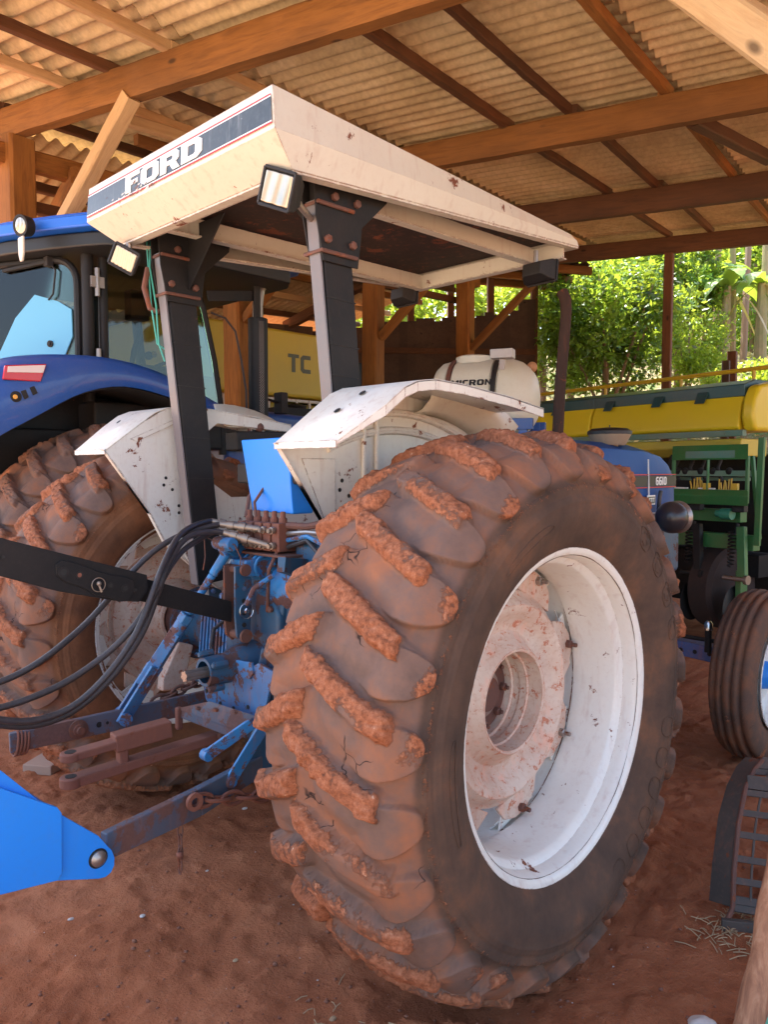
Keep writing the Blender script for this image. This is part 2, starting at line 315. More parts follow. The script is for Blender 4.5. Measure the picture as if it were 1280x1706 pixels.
# lettering as filled outlines (counters cut out), drawn 10 high
GL = {
 'F': (7.6, [[(0, 0), (2.9, 0), (2.9, 3.7), (6.6, 3.7), (6.6, 5.9), (2.9, 5.9), (2.9, 7.7), (7.4, 7.7), (7.4, 10), (0, 10)]]),
 'O': (9.2, [[(1.8, 0), (7.2, 0), (9, 1.8), (9, 8.2), (7.2, 10), (1.8, 10), (0, 8.2), (0, 1.8)], [(2.9, 2.9), (2.9, 7.1), (3.4, 7.6), (5.6, 7.6), (6.1, 7.1), (6.1, 2.9), (5.6, 2.4), (3.4, 2.4)]]),
 'R': (9.2, [[(0, 0), (2.9, 0), (2.9, 3.4), (4.4, 3.4), (6, 0), (9.1, 0), (7.3, 3.9), (8.7, 5.2), (8.7, 8.3), (7, 10), (0, 10)], [(2.9, 5.6), (2.9, 7.8), (5.3, 7.8), (5.8, 7.3), (5.8, 6.1), (5.3, 5.6)]]),
 'D': (9.2, [[(0, 0), (6.9, 0), (9, 2.1), (9, 7.9), (6.9, 10), (0, 10)], [(2.9, 2.4), (2.9, 7.6), (5.5, 7.6), (6.1, 7), (6.1, 3), (5.5, 2.4)]]),
 '6': (7, [[(1.5, 0), (5, 0), (6.5, 1.5), (6.5, 4.8), (5, 6.2), (2, 6.2), (2, 7.6), (2.6, 8.2), (6, 8.2), (6, 10), (1.5, 10), (0, 8.5), (0, 1.5)], [(2, 1.9), (2, 4.4), (4.1, 4.4), (4.5, 4), (4.5, 2.3), (4.1, 1.9)]]),
 '1': (2.8, [[(0, 0), (2.1, 0), (2.1, 10), (0, 10)]]),
 '0': (7, [[(1.5, 0), (5, 0), (6.5, 1.5), (6.5, 8.5), (5, 10), (1.5, 10), (0, 8.5), (0, 1.5)], [(2, 2.2), (2, 7.8), (2.4, 8.2), (4.1, 8.2), (4.5, 7.8), (4.5, 2.2), (4.1, 1.8), (2.4, 1.8)]]),
 'T': (7.6, [[(2.5, 0), (5, 0), (5, 8), (7.5, 8), (7.5, 10), (0, 10), (0, 8), (2.5, 8)]]),
 'C': (7.6, [[(1.6, 0), (7, 0), (7, 2.3), (2.8, 2.3), (2.4, 2.8), (2.4, 7.2), (2.8, 7.7), (7, 7.7), (7, 10), (1.6, 10), (0, 8.4), (0, 1.6)]]),
 'M': (9.8, [[(0, 0), (2.3, 0), (2.3, 6), (4.7, 2.5), (7.1, 6), (7.1, 0), (9.4, 0), (9.4, 10), (7.3, 10), (4.7, 6.2), (2.1, 10), (0, 10)]]),
 'I': (3, [[(0, 0), (2.4, 0), (2.4, 10), (0, 10)]]),
 'N': (8.6, [[(0, 0), (2.3, 0), (2.3, 6.2), (6, 0), (8.2, 0), (8.2, 10), (5.9, 10), (5.9, 3.8), (2.2, 10), (0, 10)]]),
 'B': (8, [[(0, 0), (6, 0), (7.5, 1.5), (7.5, 4), (6.6, 5), (7.3, 6), (7.3, 8.6), (6, 10), (0, 10)], [(2.3, 2), (2.3, 4), (5, 4), (5, 2)], [(2.3, 6), (2.3, 8), (4.9, 8), (4.9, 6)]]),
 'A': (8.4, [[(0, 0), (2.2, 0), (2.8, 2.2), (5.2, 2.2), (5.8, 0), (8, 0), (5.3, 10), (2.7, 10)], [(3.3, 4.2), (4.7, 4.2), (4, 7)]]),
 'E': (7.2, [[(0, 0), (6.6, 0), (6.6, 2.2), (2.4, 2.2), (2.4, 4), (6, 4), (6, 6), (2.4, 6), (2.4, 7.8), (6.6, 7.8), (6.6, 10), (0, 10)]]),
 'S': (7.2, [[(0, 0), (5.4, 0), (6.8, 1.4), (6.8, 4.6), (5.4, 6), (2.4, 6), (2.4, 7.9), (6.5, 7.9), (6.5, 10), (1.4, 10), (0, 8.6), (0, 5.4), (1.4, 4), (4.4, 4), (4.4, 2.1), (0, 2.1)]]),
}
def lettering(name, text, org, right, up, height, mat, parent, thick=.002, gap=.9, xs=1.0):
    cu = bpy.data.curves.new(name, 'CURVE'); cu.dimensions = '2D'; cu.fill_mode = 'BOTH'; cu.extrude = thick/2; x = 0; k = height/10
    for ch in text:
        if ch == ' ': x += 5; continue
        adv, loops = GL[ch]
        for L in loops:
            sp = cu.splines.new('POLY'); sp.points.add(len(L)-1); sp.use_cyclic_u = True
            for p, q in zip(sp.points, L): p.co = ((x+q[0])*k*xs, q[1]*k, 0, 1)
        x += adv+gap
    tmp = bpy.data.objects.new('tmp', cu); COL.objects.link(tmp); bpy.context.view_layer.update()
    me = bpy.data.meshes.new_from_object(tmp.evaluated_get(bpy.context.evaluated_depsgraph_get())); bpy.data.objects.remove(tmp)
    r_, u_ = V(right).normalized(), V(up).normalized(); n_ = r_.cross(u_); o_ = V(org)-(ORG[parent.name] if parent else V((0, 0, 0)))
    me.transform(Matrix(((r_.x, u_.x, n_.x, o_.x), (r_.y, u_.y, n_.y, o_.y), (r_.z, u_.z, n_.z, o_.z), (0, 0, 0, 1))))
    me.name = name; me.materials.clear(); me.materials.append(mat); return link(name, me, parent)
# ------------------------------------------------------------------ rear tyre relief
def tyre_mesh(name, mat, NU=1500, mudamt=1.0, seed=0, sc=1.0):
    half = np.array([(0, .793), (.06, .790), (.12, .780), (.17, .765), (.205, .742), (.232, .704), (.252, .665), (.262, .625), (.262, .585), (.250, .545), (.232, .512), (.215, .492), (.205, .480), (.200, .462)])
    t = np.r_[0, np.cumsum(np.hypot(*np.diff(half, axis=0).T))]; T = t[-1]
    tt = np.r_[np.arange(0, .30, .0042), np.arange(.30, .40, .0045), np.linspace(.40, T, 10)]
    def cr(q):                                     # smooth interpolation of the profile
        xs = np.interp(q, t, half[:, 0]); ys = np.interp(q, t, half[:, 1]); return xs, ys
    k = 5; qs = [cr(np.clip(tt+d, 0, T)) for d in np.linspace(-.012, .012, k)]
    yy = sum(q[0] for q in qs)/k; rr = sum(q[1] for q in qs)/k; yy[0] = 0
    r2 = rr + .026*np.exp(-((tt-.25)/.06)**2); y = np.r_[-yy[::-1][:-1], yy]; r = np.r_[rr[::-1][:-1], r2]; s = np.r_[-tt[::-1][:-1], tt]
    dy, dr = np.gradient(y), np.gradient(r); L = np.hypot(dy, dr); ny, nr = -dr/L, dy/L
    th = np.linspace(0, 360, NU, endpoint=False)[:, None]; NV = len(y); P = 360/27
    SG = np.broadcast_to(s[None], (NU, NV)); TH = np.broadcast_to(th, (NU, NV))
    cs, sn = np.cos(np.radians(TH)), np.sin(np.radians(TH))
    base = np.stack([-cs*r, np.broadcast_to(y[None], (NU, NV)), sn*r], -1)
    w1 = fbm(base+seed, 9, 3); w2 = fbm(base+seed, 38, 3); w3 = fbm(base+seed, 95, 3)
    H = np.zeros((NU, NV)); MUD = np.zeros((NU, NV)); TRD = sst(.285, .262, np.abs(SG))
    for side in (-1, 1):                            # -1: the right half (y<0)
        a = SG*side; f = np.where(a < .184, -34*(a-.184), -20*(a-.184))
        th0 = -2.65 if side < 0 else -2.65-4.6
        d = np.mod(TH-th0-f-w1*.35+6.67, P)-6.67        # (-6.67, 6.67]
        d = np.where(d > 3.4, d-P, d)               # (-9.9, 3.4]
        lid = np.floor(np.mod(TH-th0-f+6.67, 360)/P); jit = np.sin(lid*2.3+side+seed)*.010
        # narrow rounded bar, caked with soil
        along = (sst(-.072+jit, -.050+jit, a) if side < 0 else sst(.020+jit, .048+jit, a))*(sst(.214+jit, .192+jit, a+w2*.006) if side < 0 else sst(.272+jit, .245+jit, a+w2*.006))
        up = sst(2.7, 2.05, d+(w2*.55+w3*.25)*along); lo = sst(-3.7, -1.3, d+w2*.3*along)
        bar = up*lo*along; crown = 1-.05*np.clip(np.abs(d+.1)/2.4, 0, 1.2)**2
        # smooth rubber lobe under it, fading into the valley over the next bar
        lobe = sst(-10.0, -5.5, d)*sst(2.6, 1.2, d)*sst(-.02, .05, a)*(a < .30)
        k = (a-.20)/.08; dc = -4.1+2.0*np.clip(k, -1, 1); hw_ = 4.9-1.3*np.clip(k, 0, 1)
        ea = np.clip((a-.215)/.072, 0, 3); ed = np.abs(d-dc)/hw_
        pad = sst(1.03, .93, (ea**2.6+ed**3)**(1/2.8))*sst(.10, .20, a)*(a > 0)
        hh = np.maximum((.030 if side < 0 else .014)*pad, .015*lobe*sst(.27, .2, a)); hh = np.maximum(hh, hh*.3+.042*bar*crown)
        keep = (a > -.09)
        H = np.where(keep, np.maximum(H, hh), H)
        mm = sst(.15, .75, bar)*(.74+.45*w1) + .30*lobe*np.clip(w1+.15, 0, 1) + .50*pad*sst(.20, .27, a)*(w1*.8+.45)
        MUD = np.where(keep, np.maximum(MUD, mm), MUD)
    MUD = np.maximum(MUD, .40*np.exp(-((np.abs(SG)-.300)/.020)**2))
    lump = np.clip(MUD-.3, 0, 1)*1.4*mudamt
    # cracks and small dents, sidewall rings
    A = np.abs(SG)
    ring = .003*(np.exp(-((A-.300)/.006)**2)) + .0022*np.exp(-((A-.345)/.004)**2) - .003*np.exp(-((A-.322)/.004)**2) + .004*np.exp(-((A-.475)/.010)**2) + .0016*np.exp(-((A-.452)/.003)**2)
    H = H + ring + lump*(np.abs(w2)*.0065+w3*.0024) + w3*.0004 + w1*.0012
    # flat where it stands
    ddy = H*ny; ddr = H*nr; rad = r+ddr; yv = y+ddy
    x = -cs*rad; z = sn*rad
    ang = np.clip((-sn-.9)/.1, 0, 1); zf = -.822
    z = np.where(z < zf, zf+(z-zf)*.12, z); yv = yv*(1+.05*ang*sst(.12, .22, A)*sst(.43, .36, A))
    vs = np.stack([x, yv, z], -1).reshape(-1, 3)*sc
    return npmesh(name, vs, grid_faces(NU, NV, True), mat, attrs={'mud': (np.clip(MUD, 0, 1)*mudamt).ravel(), 'tread': TRD.ravel()})
def place(o, parent, loc, rz=0, name=None):
    """puts an object at a world place under its thing"""
    COL.objects.link(o) if o.name not in COL.objects else None
    if parent: o.parent = parent; o.location = V(loc)-ORG[parent.name]
    else: o.location = loc
    o.rotation_euler.z = rz; ORG[o.name] = V(loc); return o
# rim, disc and hub are built about the origin with the outer side at -y
def wheel_metal(parent, C, flip):
    """steel wheel: barrel, dished disc, clamps, bolts; flip turns its outer side to +y"""
    C = V(C); sg = 1 if flip else -1; ax = V((0, sg, 0)); ORGC = C
    def L(prof, name, mat, n=96, close=False, sm=35):
        return MB().lathe(C, ax, prof, n, close=close, up=V((1, 0, 0))).build(name, mat, parent, smooth=sm)
    barrel = [(.209, .4925), (.214, .489), (.213, .480), (.206, .470), (.196, .4645), (.178, .4595), (.155, .457), (.148, .450), (.140, .440), (.130, .436), (.080, .432), (.02, .430), (-.01, .428), (-.022, .432), (-.03, .444), (-.05, .449), (-.15, .452), (-.19, .458), (-.198, .470), (-.203, .488), (-.209, .4925), (-.214, .489), (-.214, .484), (-.206, .478), (-.2, .464), (-.15, .458), (-.05, .455), (-.024, .440), (.02, .436), (.13, .442), (.145, .456), (.155, .463), (.19, .47), (.200, .481), (.204, .4915)]
    rim = L(barrel, 'rim', M_rim, 128, True)
    disc = L([(-.030, .345), (-.018, .340), (-.010, .325), (.012, .312), (.024, .298), (.020, .280), (-.004, .255), (-.022, .232), (-.024, .212), (-.010, .192), (.022, .172), (.034, .162), (.030, .153), (.010, .150), (-.02, .150), (-.024, .144), (-.05, .143), (-.054, .148), (-.078, .147), (-.082, .138), (-.12, .137), (-.125, .120), (-.14, .118), (-.14, .132), (-.05, .160), (-.02, .18), (-.034, .212), (-.034, .232), (-.014, .255), (.008, .280), (.012, .298), (.0, .312), (-.022, .325), (-.034, .342)], 'disc', M_disc, 96, True)
    # lugs of the disc bolted to the barrel clamps
    for i in range(8):
        t = 2*math.pi*(i+.35)/8; d = V((math.cos(t), 0, math.sin(t))); e = V((-math.sin(t), 0, math.cos(t)))
        m = MB(); b = C-ax*.032
        m.prism([b+d*.335-e*.115, b+d*.335+e*.115, b+d*.395+e*.085, b+d*.421+e*.03, b+d*.421-e*.03, b+d*.395-e*.085], ax*.012)
        m.build('disc_ear', M_disc, parent, bevel=.003)
        m = MB(); m.prism([C+ax*-.075+d*.432-e*.11, C+ax*-.075+d*.432+e*.11, C+ax*-.044+d*.404+e*.075, C+ax*-.044+d*.404-e*.075], d*.006)
        m.prism([C+ax*-.048+d*.432-e*.10, C+ax*-.048+d*.432+e*.10, C+ax*-.048+d*.37+e*.06, C+ax*-.048+d*.37-e*.06], ax*.010)
        m.build('clamp', M_rim, parent, bevel=.002)
        MB().bolt(C-ax*.019+d*.400, ax, .015, .014, .02).build('wheel_bolt', M_steel if i % 3 else M_rust, parent, smooth=20)
    # hub end inside the hole
    hub = MB().lathe(C-ax*.10, ax, [(-.12, .0), (-.12, .10), (-.02, .105), (-.02, .128), (.0, .128), (.004, .06), (.03, .055), (.03, 0)], 32)
    for i in range(8):
        t = 2*math.pi*i/8; hub.bolt(C-ax*.096+V((math.cos(t), 0, math.sin(t)))*.105, ax, .014, .014, .01)
    hub.build('hub', M_rust, parent)
T = thing('tractor', 'old blue and white tractor with cream canopy and huge muddy rear tyre in the foreground', 'tractor', (0, 0, G))
YW = 1.01; HZ = .77
tm = tyre_mesh('rear_tyre', M_tyre)
for sgn in (-1, 1):
    wh = bpy.data.objects.new('rear_wheel', None); COL.objects.link(wh); place(wh, T, (0, sgn*YW, HZ)); wh.empty_display_size = .1
    if sgn > 0: tm_ = tm.copy(); tm_.materials.clear(); tm_.materials.append(M_tyre3)
    ty = bpy.data.objects.new('rear_tyre', tm if sgn < 0 else tm_); COL.objects.link(ty); place(ty, wh, (0, sgn*YW, HZ)); ty.rotation_euler.y = 0 if sgn < 0 else R(13.33*.35)
    wheel_metal(wh, (0, sgn*YW, HZ), sgn > 0)
    if sgn < 0:                                     # raised marks on the outer sidewall
        def sw(r_, deg, off=.0):                    # point on the sidewall
            yy = np.interp(r_, [.512, .545, .585, .625, .665, .70], [.232, .250, .262, .262, .252, .232])+.0012+off
            return V((-r_*math.cos(R(deg)), -YW-yy, HZ+r_*math.sin(R(deg))))
        def outline(rc, deg, hr, hd, nm='sidewall_mark', n=28, inner=None):
            m = MB(); pts = []
            for i in range(n+1):
                t = 2*math.pi*i/n; c_, s_ = math.cos(t), math.sin(t)
                ca, sa = math.copysign(abs(c_)**.7, c_), math.copysign(abs(s_)**.7, s_)
                pts.append(sw(rc+hr*sa, deg+hd*ca))
            m.tube(pts, .0016, 5, False)
            if inner:
                for L_ in inner: m.tube([sw(rc+hr*b_, deg+hd*a_) for a_, b_ in L_], .0016, 5)
            m.build(nm, M_tyre, wh)
        C_ = [(.5, .5), (0, .75), (-.5, .4), (-.5, -.4), (0, -.75), (.5, -.5)]; S_ = [(.5, .5), (0, .7), (-.5, .35), (.5, -.3), (0, -.7), (-.5, -.5)]
        for dg, inn in ((128, S_), (140, C_), (152, S_), (164, C_)): outline(.625, dg, .036, 3.6, inner=[inn])
        outline(.585, -5, .012, 13); outline(.585, 62, .012, 12)
        for dg in (196, 206, 216, 226, 236, 246, 256): outline(.60, dg, .035, 3.2, inner=[[(-.6, -.9), (.1, .9)], [(.1, .9), (.7, -.9)]] if dg % 20 else [[(-.5, -.8), (-.5, .8), (.5, .2), (-.4, 0)]])
# ------------------------------------------------------------------ canopy and its frame
xr, hw, zt = -.57, .585, 2.58
cn = MB(); cn2 = []
def ring(x, w_, z): return [V((x, w_, z)), V((x, -w_, z))]
xf = 1.20
top = [(xr, hw, zt), (xr, -hw, zt), (xf-.02, -.50, 2.555), (xf-.02, .52, 2.555)]
mid = [(xr-.005, .600, 2.455), (xr-.005, -.600, 2.455), (xf, -.525, 2.525), (xf, .545, 2.525)]
bot = [(xr+.09, .520, 2.375), (xr+.09, -.560, 2.375), (xf, -.535, 2.495), (xf, .555, 2.495)]
vs = top+mid+bot; fs = [(0, 1, 2, 3)]
for k in (0, 4): fs += [(k+i, k+4+i, k+4+(i+1) % 4, k+(i+1) % 4) for i in range(4)]
cn.add(vs, fs)
canopy = cn.build('canopy', M_canopy, T, bevel=.006, smooth=20, solid=.006)
# inner lip folded under
lip = MB()
for i in range(4):
    a, b = V(bot[i]), V(bot[(i+1) % 4]); c = V(((a.x+b.x)/2*0+.3, 0, a.z)); n_ = (V((.3, 0, 0))-V(((a.x+b.x)/2, (a.y+b.y)/2, 0))); n_ = V((round(n_.x, 1) if abs(n_.x) > abs(n_.y) else 0, n_.y if abs(n_.y) > abs(n_.x) else 0, 0)).normalized()
    lip.beam(a+n_*.018+V((0, 0, -.004)), b+n_*.018+V((0, 0, -.004)), .036, .008)
lip.build('canopy_lip', M_canopy, canopy)
MB().prism([(xr+.06, .54, 2.50), (xr+.06, -.54, 2.50), (xf-.05, -.49, 2.527), (xf-.05, .50, 2.527)], (0, 0, .006)).build('headliner', paint('rusty_dark_headliner', (.022, .012, .010), .8, .4, .1, rsc=6), canopy)
for a, b in (((-.42, .33, 2.445), (1.14, .36, 2.475)), ((-.42, -.36, 2.445), (1.14, -.34, 2.475)), ((1.135, .52, 2.475), (1.135, -.50, 2.475)), ((-.42, .52, 2.43), (-.42, -.52, 2.43))):
    m = MB(); m.beam(a, b, .006, .075); m.beam(V(a)+V((0, 0, -.036)), V(b)+V((0, 0, -.036)), .045, .006)
    d = (V(b)-V(a)).normalized(); sd = d.cross(V((0, 0, 1)))
    rl = m.build('canopy_rail', M_canopy, canopy, bevel=.001)
    for k in (.08, .3, .55, .9): MB().bolt(V(a).lerp(V(b), k)-sd*.004+V((0, 0, .005)), -sd, .011, .008).bolt(V(a).lerp(V(b), k)+sd*.004+V((0, 0, .005)), sd, .011, .008).build('rail_bolt', M_rust, rl) if False else None
# decal on the rear face: dark band between red pinstripes, and the word
def rface(u, z): # u 0..1 across from the left edge; on the sloping rear plane
    k = (zt-z)/(zt-2.455); return V((xr-.005*k-.0045, (hw+(.600-hw)*k)*(1-2*u), z))
def strip(u0, u1, z0, z1, nm, mat, off=0.0):
    m = MB(); q = [rface(u0, z0), rface(u1, z0), rface(u1, z1), rface(u0, z1)]; o_ = V((-.0006-off, 0, 0)); m.prism([p+o_ for p in q], V((-.0008, 0, 0))); return m.build(nm, mat, canopy)
strip(.004, .996, 2.478, 2.546, 'decal_band', M_band); strip(.004, .996, 2.5505, 2.555, 'pinstripe', M_pin); strip(.004, .996, 2.469, 2.4735, 'pinstripe', M_pin)
strip(.004, .996, 2.5465, 2.5500, 'pinstripe', M_letter); strip(.004, .996, 2.474, 2.4775, 'pinstripe', M_letter)
lettering('lettering', 'FORD', rface(.27, 2.482)+V((-.003, 0, 0)), (0, -1, 0), (.05, 0, 1), .064, M_letter, canopy, xs=2.15, gap=.6)
# scraped and dented patch over the start of the word
random.seed(21)
for k in range(26):
    u, z = random.gauss(.33, .075), random.gauss(2.478, .012); u = min(max(u, .05), .6); n_ = 7; rx, rz = random.uniform(.003, .016), random.uniform(.0015, .006); t0 = random.uniform(0, 6)
    q = [rface(u+rx*math.cos(2*math.pi*i/n_+t0)*random.uniform(.5, 1.2), min(2.575, max(2.457, z+(rz*math.sin(2*math.pi*i/n_+t0)+.25*rx*math.cos(2*math.pi*i/n_+t0))*random.uniform(.5, 1.3)))) for i in range(n_)]
    MB().prism([p_+V((-.0034-.0003*k, 0, 0)) for p_ in q], V((-.0002, 0, 0))).build('paint_chip', M_canopy if k % 3 else M_rust, canopy)
# posts
def post(yc, xt, xb, zb, name='canopy_post'):
    m = MB(); w_ = .125; t = .05
    a = V((xt, yc, 2.47)); b = V((xb, yc, zb)); m.beam(a, b, t, w_, up=V((1, 0, 0)))
    o = m.build(name, M_black, T, bevel=.004)
    p2 = MB(); p2.beam(a+V((-.067, 0, -.12)), b+V((-.067, 0, 0)), .052, .006, up=V((1, 0, 0))); p2.build('post_face', paint('lit_grey_face', (.13, .13, .14), .4, .1, .2) if 'lit_grey_face' not in MATS else MATS['lit_grey_face'], o)  # rear face of the black post painted grey, as the light catches it
    g = MB(); s_ = 1 if yc > 0 else -1
    for y_ in (yc-.035, yc+.029):
        g.prism([(xt-.085, y_, 2.47), (xt+.26, y_, 2.47), (xt+.25, y_, 2.41), (xt+.13, y_, 2.30), (xt+.11, y_, 2.16), (xt-.045, y_, 2.16), (xt-.075, y_, 2.30)], (0, .006, 0))
    g.prism([(xt+.05, yc+.03*s_, 2.47), (xt+.05, yc-.30*s_, 2.47), (xt+.05, yc-.04*s_, 2.22), (xt+.05, yc+.03*s_, 2.22)], (.006, 0, 0))
    g.build('gusset', M_black, o, bevel=.002)
    bl = None
    for z_, x_ in ((2.37, .0), (2.37, .10), (2.23, -.03), (2.23, .08)):
        for q_ in (-1, 1): MB().bolt((xt+x_, yc+.036*q_, z_), (0, q_, 0), .014, .012).build('post_bolt', M_rust, o)
    for z_ in (2.34, 2.19):
        r_ = MB(); k = (2.47-z_)/(2.47-zb); xx = xt+(xb-xt)*k
        r_.tube([(xx+.07, yc-.042, z_), (xx-.085, yc-.042, z_), (xx-.085, yc+.042, z_), (xx+.07, yc+.042, z_)], .007, 8).build('clamp_rod', M_rust, o)
    return o
rp = post(-.45, -.248, -.105, 1.0); lp = post(.45, -.29, -.14, 1.0)
for o_, yc, L_ in ((lp, .45, [2.0, 1.83, 1.62, 1.45]), (rp, -.45, [2.05, 1.9, 1.8])):      # seam weld marks round the posts
    for z_ in L_:
        k = (2.47-z_)/1.47; xx = (-.29+.15*k) if yc > 0 else (-.248+.143*k)
        MB().beam((xx-.066, yc, z_), (xx+.066, yc, z_-.004), .054, .004).build('weld_line', M_dark, o_)
for k, yo in enumerate((.0, .012)):
    pts = [V((-.36-.01*k, .50+yo, 2.42)), V((-.37, .49+yo, 2.30)), V((-.345-.015*k, .49+yo, 2.15)), V((-.335, .492+yo, 2.0)), V((-.31, .49, 1.93+.05*k))]
    MB().tube(pts, .0035, 6).build('wiring', M_tealwire, lp)
m = MB(); m.tube([(-.37, .505, 2.30), (-.385, .51, 2.22), (-.36, .51, 2.14), (-.33, .50, 2.13)], .012, 8); m.build('lamp_bracket', M_rust, lp)
# work lamps
def lamp(name, c, look, w_, h_, lens, parent, arm=None, body=M_dark, roll=0):
    c = V(c); d = V(look).normalized(); sd = d.cross(V((0, 0, 1))).normalized(); u = sd.cross(d)
    q = Matrix.Rotation(R(roll), 3, d); sd = q @ sd; u = q @ u
    m = MB(); fr = [c+sd*x*w_/2+u*y*h_/2 for x, y in ((-1, -1), (1, -1), (1, 1), (-1, 1))]; bk = [c-d*.075+sd*x*w_*.32+u*y*h_*.30 for x, y in ((-1, -1), (1, -1), (1, 1), (-1, 1))]
    m.prism(fr, d*-.025); m.add([p-d*.025 for p in fr]+bk, [(0, 1, 5, 4), (1, 2, 6, 5), (2, 3, 7, 6), (3, 0, 4, 7), (4, 5, 6, 7)])
    o = m.build(name, body, parent, bevel=.006)
    g = MB(); g.prism([c+d*.001+sd*x*w_*.44+u*y*h_*.42 for x, y in ((-1, -1), (1, -1), (1, 1), (-1, 1))], d*.008); g.build('lens', lens, o, bevel=.005)
    fr2 = MB()
    for i in range(4): fr2.beam(fr[i]+d*.004, fr[(i+1) % 4]+d*.004, .010, .010)
    fr2.build('bezel', M_dark if lens is M_lens else M_dark, o, bevel=.002)
    if arm: MB().tube(arm, .011, 8).build('bracket', M_steel, o)
    return o
c1 = UX(463, 315, -.50); lamp('work_lamp', c1, (-.9, -.22, -.12),   .118, .108, M_lens, T, [c1+V((.06, 0, 0)), c1+V((.10, .02, -.02)), V((-.30, -.44, c1.z-.03))], roll=-22)
c2 = UX(207, 431, -.50); lamp('work_lamp', c2, (-.75, -.62, -.30), .10, .085, M_lens, T, [c2+V((.03, .02, .02)), c2+V((.03, .02, .07)), c2+V((.03, 0, .12))], roll=-30)
for px, py, Y_ in ((668, 492, .47), (893, 452, -.44)):
    c3 = UY(px, py, Y_); lamp('front_work_lamp', c3+V((.05, 0, 0)), (1, -.1, -.1), .16, .09, M_lens, T, [c3, c3+V((0, 0, .09))])
# ------------------------------------------------------------------ fenders
def fender(s_):
    """flat-topped mudguard; s_ = -1 right, +1 left"""
    yi, yo = s_*.55, s_*.875; m = MB()
    P = [(-.545, 1.562), (-.40, 1.668), (-.325, 1.722), (-.27, 1.744), (-.19, 1.755), (-.05, 1.750), (.2, 1.727), (.40, 1.70)]       # rear tip, apex, front along the top
    wall = [(-.545, 1.562), (-.40, 1.668), (-.27, 1.744), (-.19, 1.755), (-.05, 1.75), (.40, 1.70), (.62, 1.30), (.55, .95), (.30, .85), (-.02, .95), (-.28, 1.17), (-.35, 1.30)]
    if s_ > 0:   # opening for the rear light panel
        m.prism([(x, yi, z) for x, z in [(-.545, 1.562), (-.40, 1.668), (-.27, 1.744), (-.19, 1.755), (-.05, 1.75), (.40, 1.70), (.40, 1.665), (-.02, 1.69), (-.10, 1.63), (-.12, 1.52), (-.04, 1.42), (.05, 1.36), (.12, 1.0), (-.02, .95), (-.28, 1.17), (-.35, 1.30)]], (0, s_*.005, 0))
        m.prism([(x, yi, z) for x, z in [(.05, 1.36), (.30, 1.36), (.62, 1.30), (.55, .95), (.30, .85), (.12, 1.0)]], (0, s_*.005, 0))
    else: m.prism([(x, yi, z) for x, z in wall], (0, s_*.005, 0))
    o = m.build('fender', M_white, T, bevel=.0015)
    t = MB(); n = len(P); yol = [yo-s_*.05, yo-s_*.003] + [yo]*6
    vs = [(x, yi, z) for x, z in P] + [(x, y_, z) for (x, z), y_ in zip(P, yol)]
    t.add(vs, [(i, i+1, n+i+1, n+i) for i in range(n-1)]); t.build('fender_top', M_white, o, smooth=50, solid=.005)
    e = MB(); lipp = [V((x, y_, z)) for (x, z), y_ in zip(P, yol)]
    for a, b in zip(lipp[:-1], lipp[1:]): e.prism([a, b, b+V((0, 0, -.030)), a+V((0, 0, -.030 if a != lipp[0] else -.008))], (0, -s_*.004, 0))
    e.beam(V(vs[0])+V((0, 0, -.006)), V(vs[n])+V((0, 0, -.006)), .006, .020); e.build('fender_edge', M_white, o)
    ed = MB(); pp = [V((x-.002, yi, z)) for x, z in [(-.545, 1.562), (-.35, 1.30), (-.28, 1.17), (-.02, .95)]]
    for a, b in zip(pp[:-1], pp[1:]): ed.prism([a, b, b+V((0, s_*.022, 0)), a+V((0, s_*.022, 0))], V((-.005, 0, .002)))
    ed.build('fender_flange', M_white, o)
    # pressed ribs following the wheel on the wheel side of the wall
    for rr_, dz in ((.86, 0), (.80, 0)) if s_ < 0 else ():
        q = [V((-.02+rr_*math.cos(R(t_)), yi+s_*.008, .82+rr_*math.sin(R(t_)))) for t_ in range(62, 118, 4)]
        MB().tube([p for p in q if p.z < 1.70 and -.5 < p.x < .45] or q, .014, 8).build('pressed_rib', M_white, o)
    rb = MB()
    for x_, a_, b_ in ((-.19, 1.25, 1.70), (-.13, 1.2, 1.72)): rb.beam((x_, yi+s_*.014, a_), (x_, yi+s_*.014, b_), .016, .016, up=V((0, 1, 0)))
    rb.build('pressed_rib', M_white, o, bevel=.005, seg=3)
    # dished liner between wall and top, as seen under the guard
    ln = MB(); prof = [(.02, .0), (.05, .01), (.09, .05), (.11, .11)]
    vs = []; 
    for t_ in range(58, 98, 4):
        for (dy_, k_) in ((0, .0), (.05, .015), (.09, .05), (.115, .11)):
            vs.append(V((.10+(.80+k_)*math.cos(R(t_))*.9, yi+s_*(.01+dy_), .88+(.80+k_)*math.sin(R(t_)))))
    nn = len(range(58, 98, 4)); ln.add(vs, [(i*4+j, i*4+j+1, i*4+j+5, i*4+j+4) for i in range(nn-1) for j in range(3)])
    ln.build('guard_liner', M_canopy, o, smooth=60, solid=.004)
    # holes and bolts
    def hole(c_, n_, pr): MB().lathe(c_, n_, pr, 10).build('bolt_hole', M_dark, o)
    for x_, z_ in (((-.42, 1.655), (-.345, 1.71)) if s_ < 0 else ((-.40, 1.683),)): 
        nrm = V((-.2, 0, .245)).normalized(); cc = V((x_, yi+s_*(.14 if x_ < -.4 else .17), z_+.004)); hole(cc, nrm, [(0, .0), (.002, .012), (.003, 0)])
    for x_, z_ in ((-.28, 1.45), (-.25, 1.40), (-.22, 1.33), (-.22, 1.30), (-.29, 1.42), (-.12, 1.5)):
        hole((x_, yi-s_*.001, z_), (0, -s_, 0), [(0, .007), (.001, .007), (.0012, 0)])
        hole((x_, yi+s_*.0055, z_), (0, s_, 0), [(0, .007), (.001, .007), (.0012, 0)])
    return o
